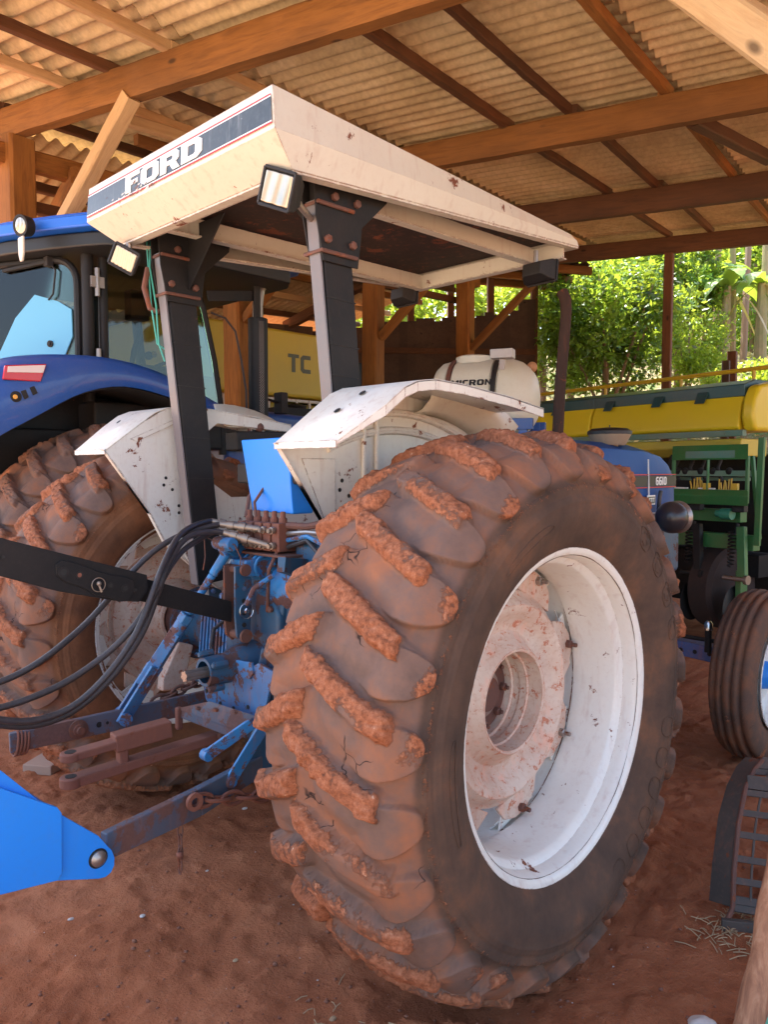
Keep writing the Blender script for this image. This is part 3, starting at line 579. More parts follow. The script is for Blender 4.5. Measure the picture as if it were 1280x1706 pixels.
fr_ = fender(-1); fl_ = fender(1)
# reinforcement plate on the wheel side of the right guard
m = MB(); m.prism([(-.45, -.556, 1.52), (-.31, -.556, 1.52), (-.31, -.556, 1.33), (-.36, -.556, 1.33)], (0, -.003, 0)); m.build('stiffener', M_white, fr_, bevel=.002)
m = MB(); m.prism([(-.44, .548, 1.61), (-.13, .548, 1.745), (-.11, .548, 1.735), (-.41, .548, 1.60)], (0, -.002, 0)); m.build('seam', M_white, fl_)
# light bracket and black lamp in the left guard's opening
m = MB(); m.beam(UY(385, 735, .6), UY(470, 735, .6), .10, .09); m.build('rear_lamp_housing', M_dark, fl_, bevel=.01); m = MB(); m.beam(UY(415, 705, .57), UY(415, 775, .57), .012, .012); m.ball(UY(432, 712, .56), .022); m.build('bracket', M_rust, fl_)
# ------------------------------------------------------------------ ground
def soilmat():
    m, nt, b = newmat('red_soil'); co = coords(nt)
    n1 = noise(nt, co, .9, 7, .6); n2 = noise(nt, co, 8, 8, .65); n3 = noise(nt, co, 70, 5, .7); n4 = noise(nt, co, 300, 2)
    c = ramp(nt, n1, [(.35, (.30, .094, .036)), (.5, (.42, .142, .060)), (.65, (.50, .20, .10))])
    c2 = ramp(nt, n2, [(.3, (.14, .042, .020)), (.55, (.34, .115, .052)), (.75, (.43, .18, .09))])
    c = mixc(nt, .5, c, c2); c = mixc(nt, ramp(nt, n3, [(.62, (0, 0, 0)), (.72, (1, 1, 1))]), c, (.34, .19, .13))
    c = mixc(nt, ramp(nt, n3, [(.28, (1, 1, 1)), (.36, (0, 0, 0))]), c, (.06, .025, .018))
    nt.links.new(c, b.inputs['Base Color']); b.inputs['Roughness'].default_value = .92; b.inputs['Specular IOR Level'].default_value = .2
    h = mth(nt, 'ADD', mth(nt, 'MULTIPLY', n2, 1.0), mth(nt, 'MULTIPLY', n3, .45)); h = mth(nt, 'ADD', h, mth(nt, 'MULTIPLY', n4, .12))
    nt.links.new(bump(nt, h, .75, .03), b.inputs['Normal']); return m
M_soil = soilmat()
B1 = V((.9825, .1713, 0)).normalized(); B2 = V((-B1.y, B1.x, 0))          # along and across the shed
def axis_lines(lo, hi, d0, d1, fine, far):
    a = [*np.arange(d0, d1, fine)]; s = fine; x = d1
    while x < hi: a.append(x); s = min(s*1.16, far); x += s
    a.append(hi); s = fine; x = d0-fine; pre = []
    while x > lo: pre.append(x); s = min(s*1.16, far); x -= s
    pre.append(lo); return np.array(pre[::-1]+a)
xs = axis_lines(-150, 250, -2.2, 2.6, .015, 9); ys = axis_lines(-150, 150, -2.4, 1.7, .015, 9)
GX, GY = np.meshgrid(xs, ys, indexing='ij'); P0 = np.stack([GX, GY, GX*0], -1)
far = (GX-CX.x)*B1.x+(GY-CX.y)*B1.y                     # distance along the shed
acr = (GX-CX.x)*B2.x+(GY-CX.y)*B2.y
near = np.exp(-((GX)**2+(GY)**2)/60)
def RIDGE(P0): return (P0[..., 0]+.775)*.71 + .70*(P0[..., 1]+.80)
def ground_z(P0, far, acr, near):
    z = G + fbm(P0, 1.1, 3)*.020*near + fbm(P0, 5, 4)*.010*near + np.maximum(fbm(P0+7, 16, 3)-.1, 0)*.016*near + np.maximum(fbm(P0+3, 34, 2)-.25, 0)*.010*near
    # a low trodden ridge crossing the foreground
    rd = RIDGE(P0) + .05*np.sin(P0[..., 1]*7) + .03*fbm(P0, 4, 3)
    z = z + .055*sst(.025, -.03, rd)*near*sst(-3, -1.2, P0[..., 1])
    z = z - 1.2*sst(12.4, 14, far)*sst(-60, -45, acr)
    return z
GZ = ground_z(P0, far, acr, near)
gv = np.stack([GX, GY, GZ], -1).reshape(-1, 3)
go = link('ground', npmesh('ground', gv, grid_faces(len(xs), len(ys)), M_soil)); tag(go, 'dry red earth floor, trodden and crumbly', kind='structure')
def gz(x, y):
    q = np.array([[x, y, 0.]]); f_ = (x-CX.x)*B1.x+(y-CX.y)*B1.y; a_ = (x-CX.x)*B2.x+(y-CX.y)*B2.y
    return float(ground_z(q, np.array([f_]), np.array([a_]), np.array([math.exp(-(x*x+y*y)/60)]))[0])
yv = []  # unseen pale sheet behind the camera, added to bounce light into the shed
for s_ in np.linspace(-60, -.35, 60):
    for t_ in np.linspace(-40, 40, 60): q = CX+B1*s_+B2*t_; yv.append((q.x, q.y, G+.075+.02*math.sin(s_*2+t_)-.02*(s_ > -.5)))
M_bounce, nt, b = newmat('pale_bounce_gravel'); co = coords(nt); n1 = noise(nt, co, 40, 6, .7); nt.links.new(ramp(nt, n1, [(.3, (.36, .25, .165)), (.6, (.53, .39, .27))]), b.inputs['Base Color']); b.inputs['Roughness'].default_value = .95
yo_ = link('bounce_ground', npmesh('bounce_ground', np.array(yv), grid_faces(60, 60), M_bounce)); tag(yo_, 'unseen pale ground sheet behind the camera, added to bounce light into the shed', kind='structure')
# crumbs of earth and small stones, one mass
def crumbs(name, n, mat, r0, r1, cen, spread, label, cat):
    vs = []; fs = []; oc = np.array([(1, 0, 0), (0, 1, 0), (-1, 0, 0), (0, -1, 0), (0, 0, 1), (0, 0, -1)]); of = np.array([(0, 1, 4), (1, 2, 4), (2, 3, 4), (3, 0, 4), (1, 0, 5), (2, 1, 5), (3, 2, 5), (0, 3, 5)])
    for i in range(n):
        x, y = rng.normal(cen[0], spread[0]), rng.normal(cen[1], spread[1]); r_ = r0*(r1/r0)**(rng.random()**3)
        k = oc*(r_*rng.uniform(.6, 1.2, (6, 1))); k[:, 2] *= .6; k = k @ np.array(Matrix.Rotation(rng.uniform(0, 6.3), 3, 'Z'))
        vs.append(k+[x, y, gz(x, y)+r_*.25]); fs.append(of+6*i)
    o = link(name, npmesh(name, np.concatenate(vs), np.concatenate(fs), mat, smooth=False)); return tag(o, label, cat, kind='stuff')
M_crumb = paint('earth_crumb', (.22, .09, .055), .95, 0, .3); M_pale = paint('pale_stone', (.55, .50, .46), .9, 0, .35)
crumbs('soil_crumbs', 2200, M_crumb, .002, .011, (-.6, -.75), (.7, .65), 'small crumbs of red earth scattered over the floor', 'soil')
crumbs('pale_grit', 150, M_pale, .0018, .006, (-.5, -.8), (.8, .7), 'pale bits of grit scattered over the floor', 'grit')
# ------------------------------------------------------------------ shed
d1 = V((.9836, .1673, .068)).normalized(); d2 = V((-.186, .981, .060)).normalized(); nr_ = d1.cross(d2).normalized(); HR = 2.4
RO = CX + V((0, 0, HR))
def RP(s, t, dz=0): return RO + d1*s + d2*t - nr_*dz
SH = thing('shed', 'open timber shed with corrugated roof on rough orange posts and rafters', 'shed', (3.5, 1.5, G))
M_roof, nt, b = newmat('aged_fibre_cement'); co = coords(nt)
n1 = noise(nt, co, 1.3, 7, .65); n2 = noise(nt, co, 22, 5, .65)
c = ramp(nt, n1, [(.3, (.40, .29, .145)), (.5, (.58, .43, .23)), (.72, (.70, .55, .33))]); c = mixc(nt, ramp(nt, n2, [(.4, (0, 0, 0)), (.75, (.5, .5, .5))]), c, (.25, .16, .09))
nt.links.new(c, b.inputs['Base Color']); b.inputs['Roughness'].default_value = .85; nt.links.new(bump(nt, n2, .4, .006), b.inputs['Normal'])
PW = .157
def roof_sheet(s0, s1, t0, t1, lift):
    npts = int(round((s1-s0)/PW))*10+1; ss = np.linspace(s0, s1, npts); tt = np.linspace(t0, t1, 6)
    Sg, Tg = np.meshgrid(ss, tt, indexing='ij'); hgt = .026*np.sin(2*np.pi*Sg/PW)+lift+.003*np.sin(Sg*3.1+t0)
    lv = []
    for dz in (0, .007):
        A = np.array(RO)+Sg[..., None]*np.array(d1)+Tg[..., None]*np.array(d2)+(hgt+dz)[..., None]*np.array(nr_); lv.append(A.reshape(-1, 3))
    n_ = npts*6; f1 = grid_faces(npts, 6); fs = np.concatenate([f1, f1[:, ::-1]+n_])
    e = [(i*6, (i+1)*6, (i+1)*6+n_, i*6+n_) for i in range(npts-1)] + [(i*6+5, i*6+5+n_, (i+1)*6+5+n_, (i+1)*6+5) for i in range(npts-1)]
    o = link('roof_sheet', npmesh('roof_sheet', np.concatenate(lv)-np.array(ORG[SH.name]), np.concatenate([fs, np.array(e)]), M_roof)); o.parent = SH; return o
PURL = [-2.6, -1.2, .35, 1.69, 2.44, 3.02, 4.3, 4.93, 5.5]
TR = [-4.2, -2.75, -1.25, .3, 1.72, 3.02, 4.32, 5.5, 7.2]
SROOF = 1.0
for i, (a, b_) in enumerate(zip(TR[:-1], TR[1:])):
    roof_sheet(SROOF, 12.9, a-.10, b_+.02, .050+.009*(i % 2)+.0)
for i, t in enumerate([-3.6, -2.2, -.8, .45, 1.69, 2.44, 3.02, 4.3, 4.93, 5.5, 6.4]):
    cuts = [SROOF+.08, 3.75, 6.3, 8.9, 11.6]; mt = [M_woodd, M_wood, M_woodd, M_woodd, M_wood][i % 5]
    if t == 1.69: mt = M_wood
    if t in (2.44, 3.02): mt = M_woodd
    if t in (4.3, 5.5): mt = M_woodl
    if t == 4.93: mt = M_woodd
    for k in range(4):
        j = random.uniform(-.03, .03); woodbeam('purlin', RP(cuts[k]-.05, t+j, .02), RP(cuts[k+1]+.05, t-j*.6, .02), .055+.02*random.random(), .075, mt, SH, up=nr_)
RS = [1.25, 3.72, 6.28, 8.9, 11.55]
for k, s_ in enumerate(RS):
    t0 = 6.45 if k < 4 else 7.0
    woodbeam('rafter', RP(s_, -4.3, .17), RP(s_, t0, .17), .13, .225 if k != 3 else .25, M_wood if k < 3 else M_woodd, SH, up=nr_)
for k, s_ in enumerate(RS[1:]):
    p = RP(s_+.02, 6.28, .29); woodbeam('post', (p.x, p.y, G-.1), p, .25, .23, M_wood if k < 2 else M_wood, SH, up=B1)
    woodbeam('post_head', RP(s_, 6.28, .30), RP(s_, 6.28, .08), .17, .12, M_woodd, SH, up=B1)
    q = V((p.x, p.y, p.z-1.15)); woodbeam('brace', q-B2*.12-V((0, 0, .12)), RP(s_-.02, 4.72, .26), .12, .10, M_woodl if k == 0 else M_wood, SH)
p = RP(11.55, 2.99, .29); woodbeam('post', (p.x, p.y, G+.0), p, .12, .12, M_woodd, SH, up=B1)
p = RP(11.55, -2.6, .29); woodbeam('post', (p.x, p.y, G+.0), p, .16, .16, M_woodd, SH, up=B1)
_a, _b = UD(1130, -40, 3.55), UD(1345, 110, 3.0); _d = (_b-_a).normalized(); woodbeam('brace', _a-_d*.5, _b+_d*1.9, .17, .12, M_woodl, SH, seed=3); _e = _b+_d*1.85; woodbeam('post', (_e.x, _e.y, G-.1), (_e.x, _e.y, _e.z+1.2), .2, .2, M_wood, SH, up=B1)      # pale strut by the camera, upper right
woodbeam('brace', RP(6.4, 1.5, .22), RP(8.1, 1.2, .14), .10, .10, M_woodd, SH)
for a, b_, c_ in (((4.55, 5.75), (7.2, 5.55), M_wood), ((4.2, 5.4), (5.9, 5.2), M_woodl)): woodbeam('brace', RP(*a, .16), RP(*b_, .16), .07, .09, c_, SH)
# second bay beyond the left posts: tie beams, clutter of old rafters and its own lower roof
for k, (s_, z_) in enumerate(((4.2, .45), (5.6, .6), (7.1, .5), (9.2, .6))):
    woodbeam('tie_beam', RP(s_, 6.1, .40+z_*.2), RP(s_+1.2, 9.2, .9+z_*.4), .12, .16, M_woodd if k % 2 else M_wood, SH)
for k in range(4): woodbeam('purlin', RP(3.6, 6.9+.7*k, .45+.17*k), RP(12.3, 6.9+.7*k, .45+.17*k), .08, .09, [M_woodd, M_wood, M_woodl, M_woodd][k], SH)
woodbeam('beam', RP(3.5, 6.28, .42), RP(12, 6.28, .40), .12, .17, M_wood, SH)
woodbeam('beam', RP(3.6, 6.5, .75), RP(12, 6.5, .72), .08, .10, M_woodd, SH)
lean = d2*.955-nr_*.30
def lean_sheet():
    npts = int(8.6/PW)*10+1; ss = np.linspace(3.5, 12.1, npts); tt = np.linspace(0, 3.4, 5); Sg, Tg = np.meshgrid(ss, tt, indexing='ij')
    A = np.array(RP(0, 6.5, .12))+Sg[..., None]*np.array(d1)+Tg[..., None]*np.array(lean)+(.026*np.sin(2*np.pi*Sg/PW))[..., None]*np.array(nr_)
    o = link('roof_sheet', npmesh('roof_sheet', A.reshape(-1, 3)-np.array(ORG[SH.name]), grid_faces(npts, 5), M_roof), solid=.007); o.parent = SH
lean_sheet()
# dark board wall closing the far left side, with an opening under the eave
wl = []; A0 = UD(560, 600, 15.3); 
def wallpt(px, py, d): return UD(px, py, d)
wa = UD(520, 560, 14.0); wb = UD(893, 515, 14.6); wa.z = wb.z = 0
wd = (wb-wa); wl_ = wd.length; wd.normalize(); wn = V((-wd.y, wd.x, 0))
W = thing('plank_wall', 'dark board wall at the back behind the white tank', 'wall', (wa.x, wa.y, G))
nb = 26
for i in range(nb):
    a = wa+wd*(wl_*i/nb-.003); b_ = wa+wd*(wl_*(i+1)/nb-.001); hgt = 3.98+.38*i/nb+random.uniform(-.05, .05)
    if i > 23: hgt = 4.55
    m = MB(); m.prism([V((a.x, a.y, G)), V((b_.x, b_.y, G)), V((b_.x, b_.y, hgt)), V((a.x, a.y, hgt))], wn*(.03+.012*(i % 2))); m.build('board', M_plank, W)
for z_ in (1.6, 3.6): MB().beam(wa-wn*.04+V((0, 0, z_)), wb-wn*.04+V((0, 0, z_)), .06, .10).build('rail', M_woodd, W)
for k in (.25, .44, .62, .80, 1.0): woodbeam('stud', wa+wd*wl_*k+wn*.12+V((0, 0, G)), wa+wd*wl_*k+wn*.12+V((0, 0, 5.0)), .12, .12, M_woodd, W, up=wd)
we = UD(-420, 560, 13.5); we.z = 0; vd = (we-wa); vl = vd.length; vd.normalize(); vnn = V((-vd.y, vd.x, 0))
W2 = thing('plank_wall', 'dark board wall closing the far left bay behind the yellow harvester', 'wall', (we.x, we.y, G))
for i in range(30):
    a = wa+vd*(vl*i/30-.003); b_ = wa+vd*(vl*(i+1)/30-.001); m = MB(); h_ = 5.0+random.uniform(-.06, .06) if i > 6 else 4.0
    m.prism([V((a.x, a.y, G)), V((b_.x, b_.y, G)), V((b_.x, b_.y, h_)), V((a.x, a.y, h_))], vnn*(.03+.012*(i % 2))); m.build('board', M_plank, W2)
# low lean-to roof over that wall
LT = thing('lean_to_roof', 'low weathered lean-to roof leaning out right of the dark board wall', 'roof', (wa.x, wa.y, 4))
npts = 500; ss = np.linspace(3.0, wl_+.55, npts); tt = np.linspace(-1.4, 1.6, 4); Sg, Tg = np.meshgrid(ss, tt, indexing='ij')
A = np.array(wa)+Sg[..., None]*np.array(wd)+Tg[..., None]*np.array(wn); A[..., 2] = 5.25-.10*Sg*.6+.10*Tg+.025*np.sin(2*np.pi*Sg/.17*1.0)
o = link('roof_sheet', npmesh('roof_sheet', A.reshape(-1, 3)-np.array(ORG[LT.name]), grid_faces(npts, 4), M_plank), solid=.008); o.parent = LT
for k in (-1.2, -.2, .8): woodbeam('rafter', wa+wd*3.0+wn*k+V((0, 0, 4.98+.1*k)), wa+wd*(wl_+.6)+wn*k+V((0, 0, 4.98-.06*(wl_-2.4)+.1*k)), .09, .13, M_wood, LT)
# ------------------------------------------------------------------ tractor: rear housing, linkage, hood, front
def part(mb, name, mat, parent=T, bevel=.003, **k): return mb.build(name, mat, parent, bevel=bevel, **k)
# transmission housing with flanges
m = MB(); m.prism([(-.20, y_, z_) for y_, z_ in ((-.19, .62), (-.22, .80), (-.20, 1.02), (-.12, 1.12), (.12, 1.12), (.20, 1.02), (.22, .80), (.19, .62), (.10, .50), (-.10, .50))], (.62, 0, 0))
m.prism([(-.235, y_, z_) for y_, z_ in ((-.15, .66), (-.16, .95), (-.09, 1.04), (.09, 1.04), (.16, .95), (.15, .66))], (.04, 0, 0))
hs = part(m, 'rear_housing', M_housing, bevel=.018, seg=3)
m = MB()
for y_, z_ in ((-.13, .70), (-.14, .85), (-.12, .97), (.12, .97), (.14, .85), (.13, .70), (0, 1.02)): MB().bolt((-.237, y_, z_), (-1, 0, 0), .013, .012).build('housing_bolt', M_rust, hs)
# lobed rusty-blue lift cover beside the rocker
m = MB(); m.ball((-.10, -.13, 1.04), .13, 20, (1.1, .95, .85)); m.ball((-.10, .02, 1.10), .11, 16, (1.2, 1.2, .6)); part(m, 'lift_cover', M_blue, bevel=0)
m = MB(); m.prism([(-.22, -.02, .86), (-.22, -.14, .86), (-.22, -.17, 1.0), (-.22, -.15, 1.10), (-.22, -.02, 1.10)], (.05, 0, 0)); part(m, 'cover_plate', M_housing, bevel=.012)
# axle trumpets out to both wheels
for s_ in (-1, 1):
    m = MB(); m.lathe((0, s_*.2, HZ), (0, s_, 0), [(0, 0), (0, .20), (.03, .20), (.05, .15), (.12, .135), (.45, .115), (.50, .115), (.51, .17), (.53, .17), (.53, 0)], 28)
    o = part(m, 'axle_housing', M_housing, bevel=0)
    for i in range(10):
        t_ = 2*math.pi*i/10; MB().bolt((V((.15*math.cos(t_), s_*.71, HZ+.15*math.sin(t_)))), (0, -s_, 0), .012, .014).build('axle_bolt', M_blue, o) if s_ > 0 else None
    rb = MB()
    for i in range(9): rb.beam((-.165, s_*(.26+.024*i), .70), (-.15, s_*(.26+.024*i), .86), .009, .05, up=V((1, 0, 0)))
    rb.build('cooling_rib', M_blue, o)
    m = MB(); m.lathe((0, s_*.80, HZ), (0, s_, 0), [(-.10, .0), (-.10, .085), (.12, .08), (.12, 0)], 20); m.build('axle_shaft', M_steel, o)
# white weight / step panel seen against the left wheel
m = MB(); m.prism([UY(a_, b_, .60) for a_, b_ in ((298, 1070), (323, 1075), (305, 1150), (270, 1152), (272, 1130))], (0, .05, 0)); part(m, 'hub_weight', M_disc, bevel=.008)
m = MB(); m.prism([UY(a_, b_, .52) for a_, b_ in ((318, 880), (345, 945), (350, 1010), (330, 960), (296, 905))], (0, .01, 0)); part(m, 'fender_stay', M_white)
# top link rocker: two upright plates
for y_, px in ((.035, 0), (-.035, 0)):
    a = UY(402, 955, y_); z0, z1 = .86, 1.13; xc = -.305
    m = MB(); m.prism([(xc-.035, y_-.006, z1), (xc+.035, y_-.006, z1), (xc+.040, y_-.006, 1.02), (xc+.035, y_-.006, .95), (xc+.03, y_-.006, .87), (xc, y_-.006, .84), (xc-.03, y_-.006, .87), (xc-.037, y_-.006, .95)], (0, .012, 0))
    o = part(m, 'rocker_plate', M_housing if y_ < 0 else M_rust)
    for z_ in (1.045, 1.0, .955, .91): 
        if y_ < 0: MB().lathe((xc, y_-.0065, z_), (0, -1, 0), [(0, 0), (.0, .009), (.003, .009), (.003, 0)], 12).build('pin_hole', M_dark if z_ != 1.045 else M_chrome, o)
m = MB()
for z_, r_ in ((1.115, .016), (.87, .018)): part(MB().lathe((-.305, -.06, z_), (0, 1, 0), [(0, 0), (0, r_*1.4), (.012, r_*1.4), (.012, r_), (.12, r_), (.12, 0)], 14), 'rocker_pin', M_rust, bevel=0)
pass
m = MB(); rg = [V((-.315+.002*i % .01, -.062-.004*math.sin(i), .98)) + V((.0, 0, 0)) for i in range(1)]
m.tube([V((-.305+.03*math.cos(t_), -.060, .965+.03*math.sin(t_))) for t_ in np.linspace(0, 2*math.pi, 20)], .002, 6, False); m.bolt((-.305, -.042, .965), (0, -1, 0), .012, .02); part(m, 'linch_pin', M_chrome, bevel=0)
# spring stack above the rocker
m = MB(); sp = [V((-.215+.035*math.cos(t_), -.05+.055*(t_/12)-.02, 1.13+.035*math.sin(t_))) for t_ in np.linspace(0, 6*math.pi, 90)]
m.tube([V((-.225+.040*math.cos(t_), -.075+.0045*t_, 1.125+.040*math.sin(t_))) for t_ in np.linspace(0, 8*math.pi, 110)], .006, 6); part(m, 'control_spring', M_blue, bevel=0)
m = MB(); m.prism([(-.30, -.05, 1.15), (-.16, -.05, 1.16), (-.10, -.05, 1.10), (-.13, -.05, 1.04), (-.22, -.05, 1.08), (-.30, -.05, 1.09)], (0, .10, 0)); part(m, 'rocker_lug', M_blue, bevel=.008)
# valve bank and pipework across the top
vb = MB(); base = V((-.20, -.02, 1.215))
for k in range(5): vb.box((-.19+.002*k, .075-.052*k, 1.235), (.09, .042, .105)); vb.lathe((-.19, .075-.052*k, 1.285), (0, 0, 1), [(0, .016), (.02, .016), (.022, .010), (.045, .010), (.045, 0)], 10)
vbo = part(vb, 'valve_bank', M_redrust, bevel=.004)
m = MB()
for k in range(5):
    for z_ in (1.205, 1.262): MB().lathe((-.235, .075-.052*k, z_), (-1, 0, 0), [(0, .014), (.012, .014), (.013, .009), (.026, .009), (.026, 0)], 8).build('valve_fitting', M_brass, vbo)
m = MB(); m.beam((-.16, .14, 1.17), (-.16, -.22, 1.17), .18, .010); m.beam((-.08, .14, 1.0), (-.08, -.20, 1.17), .01, .05); part(m, 'valve_shelf', M_rust)
for k, z_ in enumerate((1.28, 1.25, 1.225, 1.20)):
    m = MB(); m.tube([(-.19, -.16, z_), (-.18, -.26, z_+.01*k), (-.16-.015*k, -.36, z_+.02-.012*k), (-.10, -.50, z_+.01), (.1, -.6, z_-.05)], .009 if k else .013, 8); part(m, 'oil_pipe', [M_rust, M_steel, M_blue, M_hose][k], bevel=0)
m = MB(); m.box((-.02, -.32, 1.17), (.30, .30, .10)); m.box((.05, -.36, 1.30), (.2, .22, .16)); part(m, 'side_casting', M_housing, bevel=.02)
m = MB(); m.prism([(.0, -.20, 1.30), (.0, -.40, 1.28), (.0, -.44, 1.45), (.0, -.30, 1.56)], (.02, 0, 0)); part(m, 'rusty_seat_base', M_redrust, bevel=.006)
# small pipes, lever and bolts crowding the linkage
for pts_, r_, mt in (([(-.23, .09, 1.20), (-.27, .10, 1.12), (-.25, .12, 1.02), (-.20, .14, .95)], .006, M_steel), ([(-.22, -.14, 1.19), (-.27, -.15, 1.12), (-.26, -.13, 1.02), (-.24, -.10, .96)], .007, M_rust),
    ([(-.19, .10, 1.30), (-.16, .12, 1.38), (-.10, .10, 1.44)], .008, M_rust), ([(-.20, .02, 1.30), (-.20, .03, 1.36), (-.15, .03, 1.42)], .006, M_rust), ([(-.26, -.16, 1.10), (-.33, -.14, 1.06), (-.35, -.12, 1.0)], .010, M_blue), ([(-.24, .16, .90), (-.30, .17, .86), (-.33, .14, .80), (-.36, .09, .78)], .008, M_hose)):
    m = MB(); m.tube(pts_, r_, 8); part(m, 'linkage_pipe', mt, bevel=0)
for y_, z_ in ((.06, .60), (-.06, .60), (.10, .66), (-.10, .66), (.0, .56)): MB().bolt((-.24, y_, z_), (-1, 0, 0), .014, .012).build('casting_bolt', M_steel, hs)
m = MB(); m.prism([(-.245, y_, z_) for y_, z_ in ((-.10, .55), (-.13, .66), (.13, .66), (.10, .55), (.05, .50), (-.05, .50))], (.03, 0, 0)); part(m, 'lower_cover', M_housing, bevel=.008)
m = MB(); m.beam((-.26, .11, .92), (-.26, .11, 1.06), .03, .035, up=V((1, 0, 0))); m.lathe((-.275, .11, 1.0), (-1, 0, 0), [(0, .0), (0, .022), (.015, .022), (.02, .012), (.03, .012), (.03, 0)], 12); part(m, 'side_block', M_blue, bevel=.004)
# quick couplers
cp = []
for k, (px, py) in enumerate(((352, 868), (360, 884), (366, 873), (372, 887))):
    a = UY(px, py, .13-.03*k); b_ = V((-.235, .05-.05*k, 1.262 if k % 2 == 0 else 1.205)); m = MB(); d_ = (b_-a); L_ = d_.length
    m.lathe(a, d_, [(0, 0), (0, .011), (.03, .011), (.031, .017), (.055, .017), (.056, .0135), (.075, .0135), (.076, .018), (.10, .018), (.101, .013), (L_, .012), (L_, 0)], 14); part(m, 'hose_coupler', M_brass, bevel=0); cp.append(a)
# bright blue panel at the seat base
a, b_, c_, d_ = [UX(x_, y_, -.16) for x_, y_ in ((401, 733), (478, 728), (488, 857), (420, 851))]
m = MB(); m.prism([a, b_, c_, d_], (.10, 0, 0)); part(m, 'seat_base_panel', M_bright, bevel=.006)
# seat, steering column and dash, mostly hidden
m = MB(); m.box((.06, .0, 1.47), (.42, .44, .08)); m.box((.26+.02, .0, 1.42), (.02, .3, .1)); part(m, 'seat', M_dark, bevel=.03)
m = MB(); m.tube([(.95, .0, 1.2), (.62, 0, 1.62)], .03); m.lathe((.62, 0, 1.62), (-.6, 0, .6), [(0, .18), (.012, .19), (.0, .2), (-.012, .19)], 28, close=True); part(m, 'steering_wheel', M_dark, bevel=0)
# PTO
m = MB(); m.lathe((-.46, -.01, .755), (1, 0, 0), [(0, .040), (0, .052), (.10, .056), (.13, .075), (.24, .085), (.24, 0), (.12, 0), (.12, .040)], 28)
for t_ in (60, 150, 240, 330): m.lathe((-.40, -.01+.066*math.cos(R(t_)), .755+.066*math.sin(R(t_))), (-1, 0, 0), [(0, .014), (.05, .014), (.06, .008), (.06, 0)], 8)
part(m, 'power_takeoff_housing', M_housing, bevel=0)
m = MB(); q = []
for i in range(48): q.append(.0165 if i % 8 < 4 else .0205)
vs = []; 
for x_ in (-.335, -.54): vs += [V((x_, -.01+q[i]*math.cos(2*math.pi*i/48), .755+q[i]*math.sin(2*math.pi*i/48))) for i in range(48)]
m.add(vs, [(i, (i+1) % 48, 48+(i+1) % 48, 48+i) for i in range(48)]+[tuple(range(48, 96))]); part(m, 'power_takeoff_shaft', M_steel, bevel=0)
# curved holed plate under it
pl = [UX(x_, y_, -.36) for x_, y_ in ((338, 1140), (342, 1165), (360, 1190), (395, 1210), (432, 1216), (440, 1190), (455, 1120), (430, 1105), (380, 1130))]
m = MB(); m.prism(pl, (.014, 0, 0)); hp = part(m, 'hitch_plate', M_blue)
m = MB()
for x_, y_ in ((344, 1151), (367, 1172), (389, 1180), (413, 1178)): m.lathe(UX(x_, y_, -.362), (-1, 0, 0), [(-.003, .0), (0, .008), (.0015, .008), (.0015, 0)], 12)
m.build('plate_hole', M_dark, hp)
m = MB(); m.prism([UX(x_, y_, -.37) for x_, y_ in ((392, 1100), (418, 1104), (421, 1122), (415, 1132), (398, 1130))], (.012, 0, 0)); part(m, 'hitch_lug', M_blue)
m = MB(); m.prism([UX(x_, y_, -.30) for x_, y_ in ((396, 1130), (432, 1132), (430, 1165), (398, 1160))], (.04, 0, 0)); m.beam(UX(455, 1080, -.28), UX(425, 1230, -.33), .05, .08); part(m, 'hitch_frame', M_housing, bevel=.006)
# drawbar support shelf and the swinging drawbar with its clevis
sh = [V((-.80, .13, .60)), V((-.80, -.13, .60)), V((-.40, -.15, .64)), V((-.40, .15, .64))]
sA, sB, sC, sD = UZ(300, 1183, .60), UZ(390, 1217, .57), UZ(424, 1196, .62), UZ(350, 1172, .64)
m = MB(); m.prism([sA, sB, sC, sD], (0, 0, .010)); m.prism([sA, sB, sB+V((0, 0, -.03)), sA+V((0, 0, -.03))], (.008, 0, 0)); dsf = part(m, 'drawbar_shelf', M_linkb)
m = MB(); m.beam(sA+V((0, .01, .01)), sA+V((0, .01, -.075)), .025, .025, up=V((1, 0, 0))); part(m, 'shelf_leg', M_redrust, bevel=.008)
m = MB()
for k in (.25, .5, .75): m.bolt(sA.lerp(sC, k)+V((.0, .0, .01)), (0, 0, 1), .010, .008)
m.build('shelf_bolt', M_rust, dsf)
d0, d1_ = UZ(118, 1302, .46), UZ(360, 1226, .50)
m = MB(); m.beam(d0, d1_, .058, .034); m.lathe(d0, (0, 0, 1), [(-.017, 0), (-.017, .036), (.017, .036), (.017, 0)], 20); db = part(m, 'drawbar', M_redrust, bevel=.005)
dd = (d1_-d0).normalized()
m = MB(); q0 = d0+V((0, 0, .085)); m.beam(q0, q0+dd*.16, .058, .028); m.lathe(q0, (0, 0, 1), [(-.014, 0), (-.014, .034), (.014, .034), (.014, 0)], 20); m.beam(q0+dd*.14+V((0, 0, .003)), q0+dd*.34+V((0, 0, .0)), .062, .06); m.beam(q0+dd*.17+V((0, 0, -.02)), q0+dd*.17+V((0, 0, -.08)), .05, .03, up=dd); part(m, 'drawbar_clevis', M_redrust, bevel=.006)
m = MB()
for z_ in (.015, .018): pass
m.lathe(d0+V((0, 0, .017)), (0, 0, 1), [(0, 0), (0, .019), (.0015, .019), (.0015, 0)], 16); m.lathe(q0+V((0, 0, .014)), (0, 0, 1), [(0, 0), (0, .019), (.0015, .019), (.0015, 0)], 16); m.build('drawbar_hole', M_dark, db)
m = MB(); m.tube([d1_, d1_+dd*.18], .018); m.bolt(d1_+V((0, -.03, .01)), (0, -1, 0), .018, .02); part(m, 'drawbar_pivot', M_rust, bevel=0)
